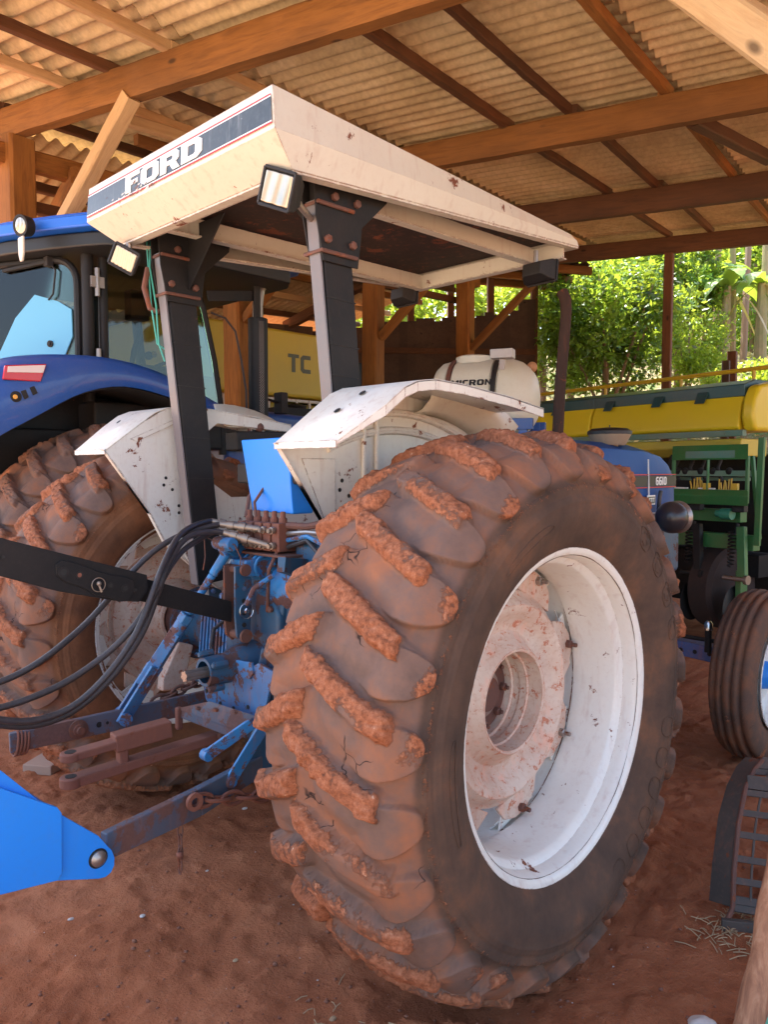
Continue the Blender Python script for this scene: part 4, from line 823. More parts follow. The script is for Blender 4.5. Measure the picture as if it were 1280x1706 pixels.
# lower links
la, lb = UY(15, 1238, .42), UY(352, 1165, .30)
m = MB(); m.beam(la, lb, .022, .072, h2=.085); ll = part(m, 'lower_link', M_linkb, bevel=.004)
m = MB(); c_ = la.lerp(lb, .30)+V((0, -.012, 0)); m.lathe(c_, (0, -1, 0), [(0, 0), (0, .036), (.006, .036), (.008, .022), (.016, .022), (.017, .014), (.03, .014), (.03, 0)], 18); m.build('link_washer', M_rust, ll)
m = MB()
for k, r_ in ((.40, .011), (.44, .006)): m.lathe(la.lerp(lb, k)+V((0, -.0115, 0)), (0, -1, 0), [(0, 0), (0, r_), (.001, r_), (.001, 0)], 12)
m.build('link_hole', M_dark, ll)
m = MB()
for k in range(4): m.tube([la+V((.02+.012*k+.006*math.cos(t_), .0+.045*math.sin(t_)*.6, -.005+.045*math.cos(t_))) for t_ in np.linspace(0, 2*math.pi, 22)], .005, 6, False)
part(m, 'wire_coil', M_redrust, bevel=0)
ra, rm_, rb_ = UY(172, 1410, -.43), UY(330, 1335, -.36), UY(440, 1270, -.28)
m = MB(); m.beam(ra, rm_, .028, .075, h2=.090); m.beam(rm_, rb_, .028, .090, h2=.070); m.beam(rb_, rb_+V((.25, .03, .06)), .026, .06); rl_ = part(m, 'lower_link', M_linkb, bevel=.004)
# lift rods
ta, tb = UX(375, 925, -.33), UY(205, 1192, .34)
k1 = ta.lerp(tb, .12); k2 = ta.lerp(tb, .36); k3 = ta.lerp(tb, .50)
m = MB(); m.tube([k1, k2], .015, 12); m.tube([k2, k3], [.024, .027], 14); m.lathe(k2, (tb-ta), [(0, 0), (0, .03), (.035, .03), (.04, .024)], 6)
dv = (tb-ta).normalized(); m.beam(k3-dv*.02, ta.lerp(tb, .80), .05, .045, w2=.06, h2=.05); part(m, 'lift_rod', M_blue, bevel=.004)
m = MB(); sd = V((.3, 1, 0)).normalized()
for s_ in (-1, 1): m.beam(ta.lerp(tb, .68)+sd*.030*s_, tb+dv*.02+sd*.034*s_, .012, .055, up=V((1, 0, 0)))
m.lathe(tb-sd*.06, sd, [(0, 0), (0, .026), (.014, .026), (.014, .014), (.11, .014), (.11, .022), (.122, .022), (.122, 0)], 14); part(m, 'lift_rod_fork', M_blue)
m = MB(); m.tube([tb-sd*.055, tb-sd*.06+V((0, 0, -.03)), tb-sd*.055+V((.015, .0, -.07)), tb-sd*.05+V((.0, 0, -.03))], .003, 6); part(m, 'retaining_clip', M_rust, bevel=0)
# lift arm with its yoke
m = MB(); e0 = UX(368, 905, -.33); m.beam(e0, V((-.08, .17, 1.10)), .022, .06, h2=.11); m.beam(e0+V((0, -.04, 0)), V((-.08, .13, 1.10)), .022, .06, h2=.11)
m.lathe(e0+V((0, .03, 0)), (0, -1, 0), [(0, 0), (0, .026), (.11, .026), (.11, 0)], 14); m.tube([e0, ta, k1], [.018, .020, .018], 12); part(m, 'lift_arm', M_blue, bevel=.006)
m = MB(); m.lathe((-.08, .22, 1.10), (0, -1, 0), [(0, 0), (0, .05), (.5, .05), (.5, 0)], 20); m.beam((-.08, -.20, 1.10), (-.33, -.30, 1.16), .03, .09, h2=.05); part(m, 'cross_shaft', M_housing, bevel=0)
m = MB(); m.tube([e0+V((-.01, -.05, .01)), e0+V((0, -.09, .0)), e0+V((.02, -.10, -.05)), e0+V((.01, -.10, -.10))], .0025, 6); m.tube([e0+V((-.03, 0, .01)), e0+V((-.06, .02, .03)), e0+V((-.05, .03, -.05)), e0+V((-.06, .03, -.10))], .0025, 6); part(m, 'wire_tie', M_rust, bevel=0)
# diagonal blue flats down to the right link, and the check chain
for (p0, p1) in (((420, 1205, -.30), (345, 1258, -.22)), ((440, 1210, -.36), (383, 1302, -.34))):
    m = MB(); m.beam(UY(*p0), UY(*p1), .045, .010, up=V((0, 1, 0))); m.lathe(UY(*p1)+V((0, .02, 0)), (0, -1, 0), [(0, 0), (0, .02), (.035, .02), (.035, 0)], 12); part(m, 'check_bracket', M_blue)
m = MB(); m.prism([UY(x_, y_, -.30) for x_, y_ in ((432, 1205), (462, 1200), (462, 1310), (395, 1300))], (0, .02, 0)); part(m, 'side_plate', M_housing)
def chain(name, a, b_, n, r_, w_, mat, sag=0, parent=T):
    a, b_ = V(a), V(b_); pts = [a.lerp(b_, i/n)+V((0, 0, -sag*math.sin(math.pi*i/n))) for i in range(n+1)]; m = MB()
    for i in range(n):
        d_ = (pts[i+1]-pts[i]); L_ = d_.length*.72; d_.normalize(); s1 = d_.cross(V((0, 0, 1)) if abs(d_.z) < .9 else V((1, 0, 0))).normalized(); s2 = d_.cross(s1)
        e_ = (s1 if i % 2 else s2); c_ = (pts[i]+pts[i+1])/2
        m.tube([c_+d_*L_*math.cos(t_)+e_*w_*math.sin(t_) for t_ in np.linspace(0, 2*math.pi, 15)], r_, 6, False)
    return m.build(name, mat, parent)
chain('check_chain', UY(322, 1335, -.40), UY(470, 1322, -.34), 6, .0065, .020, M_redrust, .0)
chain('hanging_chain', UY(300, 1375, -.37), UY(300, 1452, -.37), 4, .0028, .008, M_rust)
m = MB(); m.ball(UY(299, 1424, -.372), .011, 10); part(m, 'chain_toggle', M_redrust, bevel=0)
m = MB(); m.lathe(UY(322, 1335, -.405), (0, -1, 0), [(0, .014), (.0, .027), (.012, .027), (.012, .014)], 18, close=True); part(m, 'link_eye', M_redrust, bevel=0)
chain('check_chain', UY(255, 1170, .40), UY(340, 1132, .36), 5, .007, .018, M_rust)
# ------------------------------------------------------------------ hood, bowl, exhaust, headlamp, front axle
hx = 2.72
sec = [(-.33, 1.06), (-.345, 1.30), (-.34, 1.44), (-.30, 1.535), (-.20, 1.575), (.20, 1.575), (.30, 1.535), (.34, 1.44), (.345, 1.30), (.33, 1.06)]
m = MB(); vs = []
stn = [(.95, 1.04, .03), (2.3, 1.0, .015), (2.55, .97, 0), (2.68, .90, -.015), (hx, .80, -.03)]
stn = [(x_+(.06 if x_ > 2 else 0), k_, dz+.042) for x_, k_, dz in stn]
for x_, k_, dz in stn: vs += [V((x_, y_*(k_ if k_ > .97 else .5+.5*k_), 1.06+(z_-1.06)*k_+dz)) for y_, z_ in sec]
n_ = len(sec); m.add(vs, [(i*n_+j, i*n_+j+1, (i+1)*n_+j+1, (i+1)*n_+j) for i in range(len(stn)-1) for j in range(n_-1)]+[tuple(range(n_))[::-1], tuple(range((len(stn)-1)*n_, len(stn)*n_))])
hood = m.build('hood', M_nhblue if False else paint('hood_blue', (.003, .06, .24), .45, .08, .02, spec=.12), T, bevel=.006, smooth=28)
m = MB(); m.prism([(.95, -.372, 1.387), (2.72, -.347, 1.387), (2.72, -.349, 1.447), (.95, -.372, 1.447)], (0, .018, 0)); bd = m.build('decal_band', M_blk, hood)
for z_ in (1.377, 1.452): m = MB(); m.prism([(.95, -.3735, z_), (2.72, -.3485, z_), (2.72, -.3485, z_+.006), (.95, -.3735, z_+.006)], (0, .018, 0)); m.build('pinstripe', M_pin, hood)
lettering('lettering', '6610', V((2.43, -.3528, 1.392)), (1, .0146, 0), (0, 0, 1), .050, M_letter, hood, xs=1.15, gap=.8)
m = MB(); m.beam((2.33, -.366, 1.10), (2.33, -.350, 1.545), .006, .006, up=V((1, 0, 0))); m.build('panel_seam', M_letter, hood)
m = MB(); m.box((1.9, -.20, 1.0), (1.7, .34, .30)); m.box((2.2, 0, .78), (1.3, .44, .35)); part(m, 'engine_block', M_housing, bevel=.03)
for z_, w_ in ((1.20, .10), (1.12, .09)):
    p_ = UY(1085, 833 if z_ > 1.15 else 862, -.37); m = MB(); m.prism([p_+V((-.05, 0, -.028)), p_+V((.05, 0, -.028)), p_+V((.05, 0, .028)), p_+V((-.05, 0, .028))], (0, -.004, 0)); o = m.build('badge', M_letter, hood)
    m = MB(); m.prism([p_+V((-.042, -.005, -.020)), p_+V((.042, -.005, -.020)), p_+V((.042, -.005, .020)), p_+V((-.042, -.005, .020))], (0, -.001, 0)); m.build('badge_field', M_band, o)
    m = MB()
    for k in range(3): m.beam(p_+V((-.03+.024*k, -.0065, -.012)), p_+V((-.03+.024*k, -.0065, .012)), .006, .001, up=V((0, 1, 0))); m.beam(p_+V((-.028+.024*k, -.0065, .010)), p_+V((-.014+.024*k, -.0065, .010)), .001, .005)
    m.build('badge_mark', M_letter, o)
c_ = UY(1120, 862, -.50); m = MB(); m.ball(c_, .092, 28, (1, 1, 1)); hl = part(m, 'headlamp', paint('satin_black_shell', (.02, .022, .028), .28, 0, .08), bevel=0)
m = MB(); m.tube([c_+V((-.02, .06, 0)), c_+V((-.05, .14, -.005)), c_+V((-.05, .2, 0))], .022, 12); m.lathe(c_, (.2, -.2, 0) if False else (1, -.15, 0), [(.03, .088), (.05, .094), (.065, .094), (.066, .085), (.06, 0)], 28); m.build('headlamp_bracket', M_steel, hl)
m = MB(); a = UY(1102, 845, -.40); m.tube([UY(1098, 850, -.36), UY(1100, 828, -.37), UY(1102, 818, -.37)], .012, 8); part(m, 'hose_stub', M_hose, bevel=0)
# rusty exhaust
m = MB(); pts = [UX(x_, y_, 1.30) for x_, y_ in ((927, 735), (934, 640), (941, 560), (944, 520), (943, 500), (937, 486))]; pts[0] = V((pts[0].x, pts[0].y, 1.45)); m.tube(pts, [.027, .027, .026, .026, .028, .028], 18); part(m, 'exhaust_pipe', paint('brown_rusted_pipe', (.045, .026, .02), .8, .3, .2, dustc=(.10, .045, .03), spec=.2), bevel=0)
c_ = UX(1016, 735, 2.15); m = MB(); c_.z = 1.625; ay = c_
m.lathe(ay, (0, 0, 1), [(-.05, 0), (-.05, .05), (0, .05), (0, .085), (.01, .095), (.055, .118), (.058, .12), (.062, .12)], 36); o = part(m, 'air_cleaner_bowl', paint('tan_plastic_bowl', (.36, .29, .20), .5, 0, .4), bevel=0)
m = MB(); m.lathe(ay+V((0, 0, .062)), (0, 0, 1), [(0, .126), (.018, .126), (.034, .10), (.040, .04), (.042, .0)], 36); m.tube([ay+V((0, 0, .09)), ay+V((0, 0, .118))], .004, 8); m.build('bowl_lid', M_blk, o)
# front axle beam, front wheel
m = MB(); m.beam((2.30, -.30, .50), (2.30, -.86, .47), .10, .085); ax_ = part(m, 'front_axle', paint('front_axle_blue', (.02, .10, .32), .5, .35, .5, rsc=16), bevel=.006)
m = MB()
for y_ in (-.60, -.68, -.76): m.lathe((2.248, y_, .478), (-1, 0, 0), [(0, 0), (0, .012), (.002, .012), (.002, 0)], 12)
m.build('axle_hole', M_dark, ax_)
m = MB(); m.tube([(2.25, -.30, .56), (2.22, -.80, .56)], .012, 8); m.tube([(2.2, -.77, .50), (2.2, -.77, .64)], .018, 10); part(m, 'steering_rod', M_dark, bevel=0)
m = MB(); m.lathe((2.2, -.77, .62), (0, 0, 1), [(0, 0), (0, .022), (.035, .022), (.05, .012), (.05, 0)], 12); part(m, 'grease_cap', M_chrome, bevel=0)
m = MB(); m.box((2.72, 0, .85), (.3, .42, .55)); part(m, 'front_bolster', M_blue, bevel=.03)
for s_ in (-1,):
    FC = V((2.32, -.985, .40)); fw = bpy.data.objects.new('front_wheel', None); COL.objects.link(fw); place(fw, T, FC)
    NU, pr = 220, []
    half = [(0, .392), (.012, .392), (.018, .376), (.026, .376), (.032, .390), (.052, .386), (.058, .368), (.066, .368), (.074, .378), (.094, .366), (.106, .340), (.110, .305), (.104, .262), (.092, .235), (.084, .225)]
    pr = [(-y_, r_) for y_, r_ in half[::-1][:-1]]+half; pr = [(y_*.98, r_*1.145) for y_, r_ in pr]
    vs = []
    for i in range(NU):
        t_ = 2*math.pi*i/NU; vs += [(-math.cos(t_)*r_, y_, math.sin(t_)*r_) for y_, r_ in pr]
    vs = np.array(vs); nn = fbm(vs, 22, 3); vs = vs*(1+nn[:, None]*.006); md = np.clip(fbm(vs+3, 11, 3)*.6+.25, 0, 1)*(np.hypot(vs[:, 0], vs[:, 2]) > .34)
    me = npmesh('front_tyre', vs, grid_faces(NU, len(pr), True), M_tyre, attrs={'mud': md*.7, 'tread': np.ones(len(vs))*.4})
    o = link('front_tyre', me, fw)
    MB().lathe(FC, (0, -1, 0), [(.105, .262), (.112, .271), (.108, .276), (.09, .255), (.02, .24), (.0, .22), (-.01, .17), (.03, .13), (.035, .08), (.03, 0)], 48).build('front_rim', M_rim, fw)
    MB().lathe(FC, (0, -1, 0), [(.03, .075), (.06, .07), (.10, .05), (.12, .04), (.12, 0)], 24).build('front_hub', M_bright, fw)
# ------------------------------------------------------------------ big blue cab tractor on the left
NH = thing('cab_tractor', 'modern bright blue tractor with glazed cab parked left of the white-guard tractor', 'tractor', (.3, 2.9, G))
FY = 2.0
up_ = [(-60, 690), (-25, 640), (0, 622), (35, 606), (110, 600), (190, 606), (260, 625), (320, 655), (390, 695)]; lo_ = [(-60, 770), (-25, 742), (0, 722), (60, 692), (130, 652), (200, 638), (270, 655), (330, 680), (392, 703)]
def smooth_px(L, n=26):
    L = np.array(L, float); t = np.linspace(0, len(L)-1, n); i = np.arange(len(L)); x = np.interp(t, i, L[:, 0]); y = np.interp(t, i, L[:, 1])
    for _ in range(2): x[1:-1] = (x[:-2]+x[1:-1]*2+x[2:])/4; y[1:-1] = (y[:-2]+y[1:-1]*2+y[2:])/4
    return list(zip(x, y))
U_, L_ = [UY(*q, FY) for q in smooth_px(up_)], [UY(*q, FY) for q in smooth_px(lo_)]
m = MB(); n = len(U_); rows = []
for k in range(n):
    u, l = U_[k], L_[k]; mid_ = (u+l)/2
    rows.append([l+V((0, .03, .01)), l, mid_+V((0, -.025, 0)), u, u+V((0, .03, .035)), u+V((0, .25, .06)), u+V((0, .62, .03))])
vs = [p for r_ in rows for p in r_]; m.add(vs, [(i*7+j, (i+1)*7+j, (i+1)*7+j+1, i*7+j+1) for i in range(n-1) for j in range(6)])
nf = m.build('rear_fender', M_nhblue, NH, smooth=60, solid=.012)
# underside liner
m = MB(); vs = []
for k in range(n): vs += [L_[k]+V((0, .02, -.01)), L_[k]+V((0, .60, -.01))]
m.add(vs, [(i*2, i*2+2, i*2+3, i*2+1) for i in range(n-1)]); m.build('wheel_arch', M_dark, nf, solid=.008)
m = MB(); m.box((.35, 2.72, 1.45), (1.4, .06, 1.3)); m.box((.0, 2.9, 1.3), (1.2, .5, .9)); part(m, 'chassis', M_black, NH, bevel=.02)
m = MB(); m.prism([UY(x_, y_, FY-.032) for x_, y_ in ((4, 632), (8, 608), (78, 606), (68, 636))], (0, .02, 0)); tl = part(m, 'tail_lamp', M_redlens, NH, bevel=.006)
m = MB(); m.prism([UY(x_, y_, FY-.036) for x_, y_ in ((12, 620), (13, 610), (76, 608), (72, 621))], (0, .01, 0)); m.build('lens', M_whlens, tl, bevel=.002)
m = MB()
m.prism([UY(x_, y_, FY-.028) for x_, y_ in ((33, 652), (42, 649), (47, 662), (40, 666))], (0, -.008, 0)); m.build('switch', M_dark, nf, bevel=.003)
m = MB(); m.prism([UY(x_, y_, FY-.028) for x_, y_ in ((48, 646), (56, 643), (62, 655), (54, 659))], (0, -.008, 0)); m.build('switch', M_dark, nf, bevel=.003)
m = MB(); m.lathe(UY(25, 661, FY-.02), (0, -1, 0), [(0, 0), (0, .030), (.012, .030), (.014, .016), (.018, .014), (.018, 0)], 20); o = m.build('socket', M_dark, nf); m = MB(); m.lathe(UY(25, 661, FY-.039), (0, -1, 0), [(0, 0), (0, .013), (.004, .011), (.004, 0)], 16); m.build('socket_core', M_amber, nf)
# wheel
WC = V((.33, 2.13, .86)); wh2 = bpy.data.objects.new('rear_wheel', None); COL.objects.link(wh2); place(wh2, NH, WC)
tm2 = tm.copy(); tm2.name = 'rear_tyre_dusty'; tm2.materials.clear(); tm2.materials.append(M_tyre2); _a = tm2.attributes['mud'].data; _b = np.zeros(len(_a), np.float32); _a.foreach_get('value', _b); _a.foreach_set('value', _b*.35); tm2.transform(Matrix.Diagonal((1.09, 1.1, 1.09, 1)))
ty = bpy.data.objects.new('rear_tyre', tm2); COL.objects.link(ty); place(ty, wh2, WC); ty.rotation_euler.y = R(8)
MB().lathe(WC, (0, -1, 0), [(.20, .53), (.21, .50), (.1, .47), (.0, .46), (-.02, .2), (.02, .15), (.02, 0)], 48).build('rim', M_rim, wh2)
# cab
CY, CXR = 2.45, .27
WD = V((-.46, .89, 0)).normalized(); WA = V((CXR, CY, 0))
def WP(y_, z_, o_=0): return WA + WD*(y_-CY) + V((-.89, -.46, 0)).normalized()*o_ + V((0, 0, z_))
def WR(px, py, o_):
    n_ = V((-.89, -.46, 0)).normalized(); d_ = ray(px, py); return CX + d_*(((WA+n_*o_-CX).dot(n_))/d_.dot(n_))
m = MB(); zt0, zt1 = 2.90, 3.07; rx0, rx1, ry0, ry1 = .08, 1.75, 2.02, 3.85
ol = [(-.30, 3.3), (-.20, 2.95), (-.14, 2.75), (.006, 2.43), (.13, 2.20), (.20, 2.09), (.32, 2.02), (1.7, 2.05), (1.8, 2.2), (1.8, 3.8), (1.6, 3.95), (-.2, 3.95), (-.32, 3.8)]
m.prism([(x_, y_, 2.945) for x_, y_ in ol], (0, 0, .075)); m.prism([(x_+(.04 if x_ < 1 else -.04), y_+(.03 if y_ < 3 else -.03), 3.02) for x_, y_ in ol], (0, 0, .03)); rf = part(m, 'cab_roof', M_roofb, NH, bevel=.014, seg=3)
m = MB(); m.prism([(x_+(.05 if x_ < 1 else -.05), y_+(.06 if y_ < 3 else -.06), 2.85) for x_, y_ in ol], (0, 0, .09)); part(m, 'roof_lining', M_blk, NH, bevel=.015)
m = MB(); a = UX(36, 376, -.12); m.lathe(a, (-1, -.3, -.15), [(-.05, .0), (-.05, .058), (0, .064), (.014, .064), (.014, .050), (.002, .048)], 28); lh = part(m, 'roof_lamp', M_dark, NH, bevel=0)
m = MB(); m.lathe(a, (-1, -.3, -.15), [(.0, .048), (.012, .046), (.018, .02), (.018, 0)], 24); m.build('lens', M_lens, lh)
m = MB(); a2 = UX(37, 395, -.13); m.prism([a2+V((0, .04, .0)), a2+V((0, -.04, 0)), a2+V((0, -.036, -.10)), a2+V((0, -.015, -.145)), a2+V((0, .015, -.145)), a2+V((0, .036, -.10))], (-.015, 0, 0)); part(m, 'lamp_tongue', M_canopy, NH, bevel=.006)
zb = 2.02
def cp_(x_, y_, z_): return V((x_, y_, z_))
m = MB()
for x_, y_ in ((CXR, CY),): m.tube([(x_, y_, zb-.1), (x_, y_, 2.5), (x_, y_, zt0)], .038, 12)
part(m, 'cab_pillar', M_black, NH, bevel=0)
m = MB(); m.tube([(CXR+.10, CY-.005, zb-.05), (CXR+.10, CY-.005, zt0)], .030, 12); part(m, 'cab_pillar', M_black, NH, bevel=0)
m = MB(); fp = [UY(x_, y_, CY+.02) for x_, y_ in ((318, 455), (338, 520), (355, 600), (368, 690))]; fp = [V((fp[0].x-.10, fp[0].y, zt0))]+fp+[fp[-1]+V((.01, 0, -.3))]; m.tube(fp, .030, 10); part(m, 'cab_pillar', M_black, NH, bevel=0)
m = MB(); m.tube([WP(3.92, zb-.1), WP(3.92, zt0)], .04, 10); part(m, 'cab_pillar', M_black, NH, bevel=0)
m = MB(); m.tube([(1.3, 3.6, zb-.3), (1.2, 3.6, zt0)], .04, 10); part(m, 'cab_pillar', M_black, NH, bevel=0)
for z_, r_ in ((2.68, .022), (2.17, .026)):
    m = MB(); m.tube([(CXR+.045, CY-.045, z_-.09), (CXR+.045, CY-.045, z_+.09)], .016, 10); m.beam((CXR+.0, CY-.045, z_), (CXR+.09, CY-.045, z_), .02, .07); part(m, 'door_hinge', M_steel, NH, bevel=.002)
# door glass and green-edged front strip
gl = [(CXR+.13, CY, zt0-.06)] + [tuple(p-V((.16, 0, 0))) for p in fp[1:5]] + [(CXR+.62, CY, 1.93), (CXR+.13, CY, 2.08)]
m = MB(); m.prism([V((x_, CY, z_)) for x_, y_, z_ in gl], (0, .006, 0)); part(m, 'door_glass', M_glass, NH, bevel=0)
m = MB(); q = [p-V((.155, .0, 0)) for p in fp[1:5]]; q2 = [p-V((.025, .0, 0)) for p in fp[1:5]]; m.prism([V((p.x, CY, p.z)) for p in q]+[V((p.x, CY, p.z)) for p in q2[::-1]], (0, .008, 0)); part(m, 'front_glass_edge', M_gglass, NH, bevel=0)
# rear window with rounded black frame, pale sheet painting a sky reflection over its lower half, wiper
rw = [(-.0, CY+.07), (-.0, 3.52)]
def rr(y0, y1, z0, z1, rad, n=7):
    P_ = []
    for cy, cz, a0 in ((y0+rad, z1-rad, 90), (y0+rad, z0+rad, 180), (y1-rad, z0+rad, 270), (y1-rad, z1-rad, 0)):
        for k in range(n): t_ = R(a0+90*k/(n-1)); P_.append((cy+rad*math.cos(t_), cz+rad*math.sin(t_)))
    return P_
fr = rr(CY+.06, 3.85, 2.05, 2.83, .16); m = MB(); m.tube([WP(y_, z_, .02) for y_, z_ in fr]+[WP(*fr[0], .02)], .024, 8, False); part(m, 'rear_window_frame', M_black, NH, bevel=0)
m = MB(); m.prism([WP(y_, z_, .018) for y_, z_ in fr], (.006, 0, 0)); part(m, 'rear_window', M_glass, NH, bevel=0)
m = MB(); m.prism([WR(x_, y_, .03) for x_, y_ in ((-60, 640), (-60, 605), (0, 585), (25, 530), (57, 491), (96, 502), (118, 515), (120, 560), (108, 590), (70, 602))], (.006, 0, 0)); part(m, 'rear_window_reflection', M_paleblue, NH, bevel=0)
m = MB(); m.lathe(WR(84, 573, .03), (-1, -.5, 0), [(-.02, 0), (-.02, .022), (.01, .022), (.012, .012), (.02, .012), (.02, 0)], 16); part(m, 'window_knob', M_dark, NH, bevel=0)
m = MB(); m.tube([WR(78, 432, .04), WR(92, 450, .04), WR(88, 490, .04), WR(80, 500, .04)], .007, 6); m.beam(WR(5, 452, .04), WR(80, 436, .04), .03, .02); m.box(WR(80, 436, .04), (.04, .06, .06)); part(m, 'rear_wiper', M_dark, NH, bevel=.004)
# inside the cab
m = MB(); m.box((.75, 3.0, 2.05), (.5, .5, .12)); m.box((.52, 3.0, 2.38), (.12, .46, .58)); m.box((.52, 3.0, 2.74), (.08, .26, .16)); part(m, 'cab_seat', M_dark, NH, bevel=.05, seg=3)
m = MB(); m.tube([(1.35, 3.0, 1.9), (1.16, 3.0, 2.30)], .03); m.lathe((1.16, 3.0, 2.30), (-.4, 0, .8), [(0, .18), (.014, .194), (0, .208), (-.014, .194)], 28, close=True); m.box((1.38, 3.0, 2.02), (.16, .5, .36)); part(m, 'steering_column', M_dark, NH, bevel=0)
m = MB(); m.tube([(.62, 2.62, 2.05), (.66, 2.60, 2.30), (.70, 2.58, 2.45)], .018); m.box((.72, 2.60, 2.16), (.36, .12, .10)); m.ball((.76, 2.58, 2.28), .03); m.box((.70, 2.62, 2.62), (.14, .10, .20)); part(m, 'control_console', M_dark, NH, bevel=.008)
m = MB(); m.ball((.79, 2.56, 2.29), .022, 10); part(m, 'control_knob', M_amber, NH, bevel=0)
m = MB(); m.tube([(.92, 2.50, 2.36), (1.02, 2.50, 2.38), (1.10, 2.50, 2.25), (1.17, 2.50, 2.02)], .010, 8); part(m, 'grab_rail', M_cordy, NH, bevel=0)
m = MB(); m.box((.95, 3.0, 1.78), (1.3, 1.1, .30)); part(m, 'cab_floor', M_dark, NH, bevel=.02)
# hood, mirror bracket, perforated exhaust
m = MB(); m.prism([(1.38, 2.55, 1.55), (1.38, 2.55, 1.97), (2.9, 2.60, 1.90), (3.3, 2.65, 1.75), (3.3, 2.65, 1.3), (1.38, 2.55, 1.3)], (0, .80, 0)); part(m, 'hood', M_nhblue, NH, bevel=.06, seg=3)
m = MB(); m.box((2.2, 3.0, .95), (2.2, .6, .7)); part(m, 'front_chassis', M_black, NH, bevel=.03)
ex = UY(430, 600, 2.40); zx0, zx1 = 1.86, UY(430, 532, 2.40).z
m = MB(); m.lathe((ex.x, ex.y, zx0), (0, 0, 1), [(0, 0), (0, .074), (zx1-zx0, .074), (zx1-zx0+.006, .066), (zx1-zx0+.006, 0)], 40); es = part(m, 'exhaust_shield', M_black, NH, bevel=0)
hv = MB(); d_ = V((-.62, -.78, 0)).normalized()
for i in range(38):
    for j in range(-3, 2):
        t_ = math.atan2(-.8, -.6)+j*.11+.5; p = V((ex.x+.0745*math.cos(t_), ex.y+.0745*math.sin(t_), zx0+.02+(zx1-zx0-.04)*(i+.5*(j % 2))/38)); hv.lathe(p, (math.cos(t_), math.sin(t_), 0), [(0, 0), (0, .0032), (.0006, .0032), (.0006, 0)], 6)
hv.build('shield_holes', M_steel, es)
m = MB(); m.tube([(ex.x, ex.y, zx1), (ex.x, ex.y, zx1+.10), (ex.x+.01, ex.y, zx1+.17), (ex.x+.03, ex.y, zx1+.24), (ex.x+.10, ex.y-.0, zx1+.30)], [.040, .040, .04, .038, .036], 18); part(m, 'exhaust_outlet', M_steel, NH, bevel=0)
a, b_ = UY(345, 493, 2.38), UY(428, 493, 2.38); m = MB(); m.beam(a, b_, .012, .075); part(m, 'mirror_arm', M_black, NH); m = MB(); c3 = UY(428, 500, 2.36)
m.beam(c3+V((0, 0, .11)), c3+V((0, 0, -.14)), .02, .06, up=V((1, 0, 0))); part(m, 'arm_plate', M_dark, NH, bevel=.01)
m = MB(); m.tube([UY(x_, y_, 2.38) for x_, y_ in ((352, 521), (375, 530), (392, 552), (402, 600), (410, 650), (411, 692))], .008, 8); part(m, 'coolant_hose', M_hose, NH, bevel=0)
m = MB(); m.box(UY(468, 672, 2.5), (.07, .10, .17)); m.tube([UY(468, 672, 2.5), UY(430, 660, 2.5)], .01); part(m, 'side_mirror', M_dark, NH, bevel=.025, seg=3)
# ------------------------------------------------------------------ yellow harvester far left
CB = thing('combine_harvester', 'dusty yellow combine harvester in the dark far bay, half hidden behind the cab tractor', 'harvester', (4.5, 7, G)); YC = 5.4
m = MB(); p0, p1, p2, p3 = UY(450, 545, YC), UY(535, 561, YC), UY(535, 656, YC), UY(450, 640, YC); e = (p1-p0)
zt, zbm = p0.z, 2.42
m.prism([(1.2, YC, zbm), (5.0, YC, zbm-.01), (5.0, YC, zt-.03), (4.8, YC, zt), (2.6, YC, zt), (1.2, YC, zt-.5)], (0, 2.4, 0)); part(m, 'body', M_tcy, CB, bevel=.05)
m = MB(); m.prism([(1.3, YC+.1, 2.34), (4.95, YC+.1, 2.34), (4.95, YC+.1, 1.5), (4.0, YC+.1, 1.2), (1.3, YC+.1, 1.4)], (0, 2.2, 0)); part(m, 'lower_body', M_tcy, CB, bevel=.04)
m = MB(); m.beam((1.3, YC-.04, 2.38), (4.95, YC-.04, 2.36), .06, .035); 
for k in range(9): m.beam((3.0+.22*k, YC-.06, 2.12), (3.0+.22*k, YC-.06, 2.38), .03, .03, up=V((1, 0, 0)))
m.beam((2.9, YC-.06, 2.13), (4.9, YC-.06, 2.12), .03, .03); part(m, 'guard_rail', M_canopy, CB, bevel=0)
lettering('lettering', 'TC', UY(480, 619, YC-.004), (1, 0, 0), (0, 0, 1), .23, M_grey, CB, xs=1.05)
m = MB(); m.lathe((3.6, YC-.05, .75), (0, -1, 0), [(-.5, 0), (-.5, .75), (-.4, .8), (-.05, .8), (0, .7), (.0, .4), (-.1, .3), (-.1, 0)], 40); part(m, 'drive_wheel', M_dark, CB, bevel=0)
m = MB(); m.prism([(5.05, YC+.3, 1.9), (5.05, YC+.3, 3.1), (6.3, YC+.3, 3.0), (6.5, YC+.3, 1.9)], (0, 1.6, 0)); part(m, 'cab', M_glass if False else M_black, CB, bevel=.05)
m = MB(); m.box(UY(500, 690, 5.2), (.9, .3, .12)); m.ball(UY(490, 678, 5.15), .09, 10, (1.8, 1, .5), .3); part(m, 'belt_guard', M_dark, CB, bevel=.02)
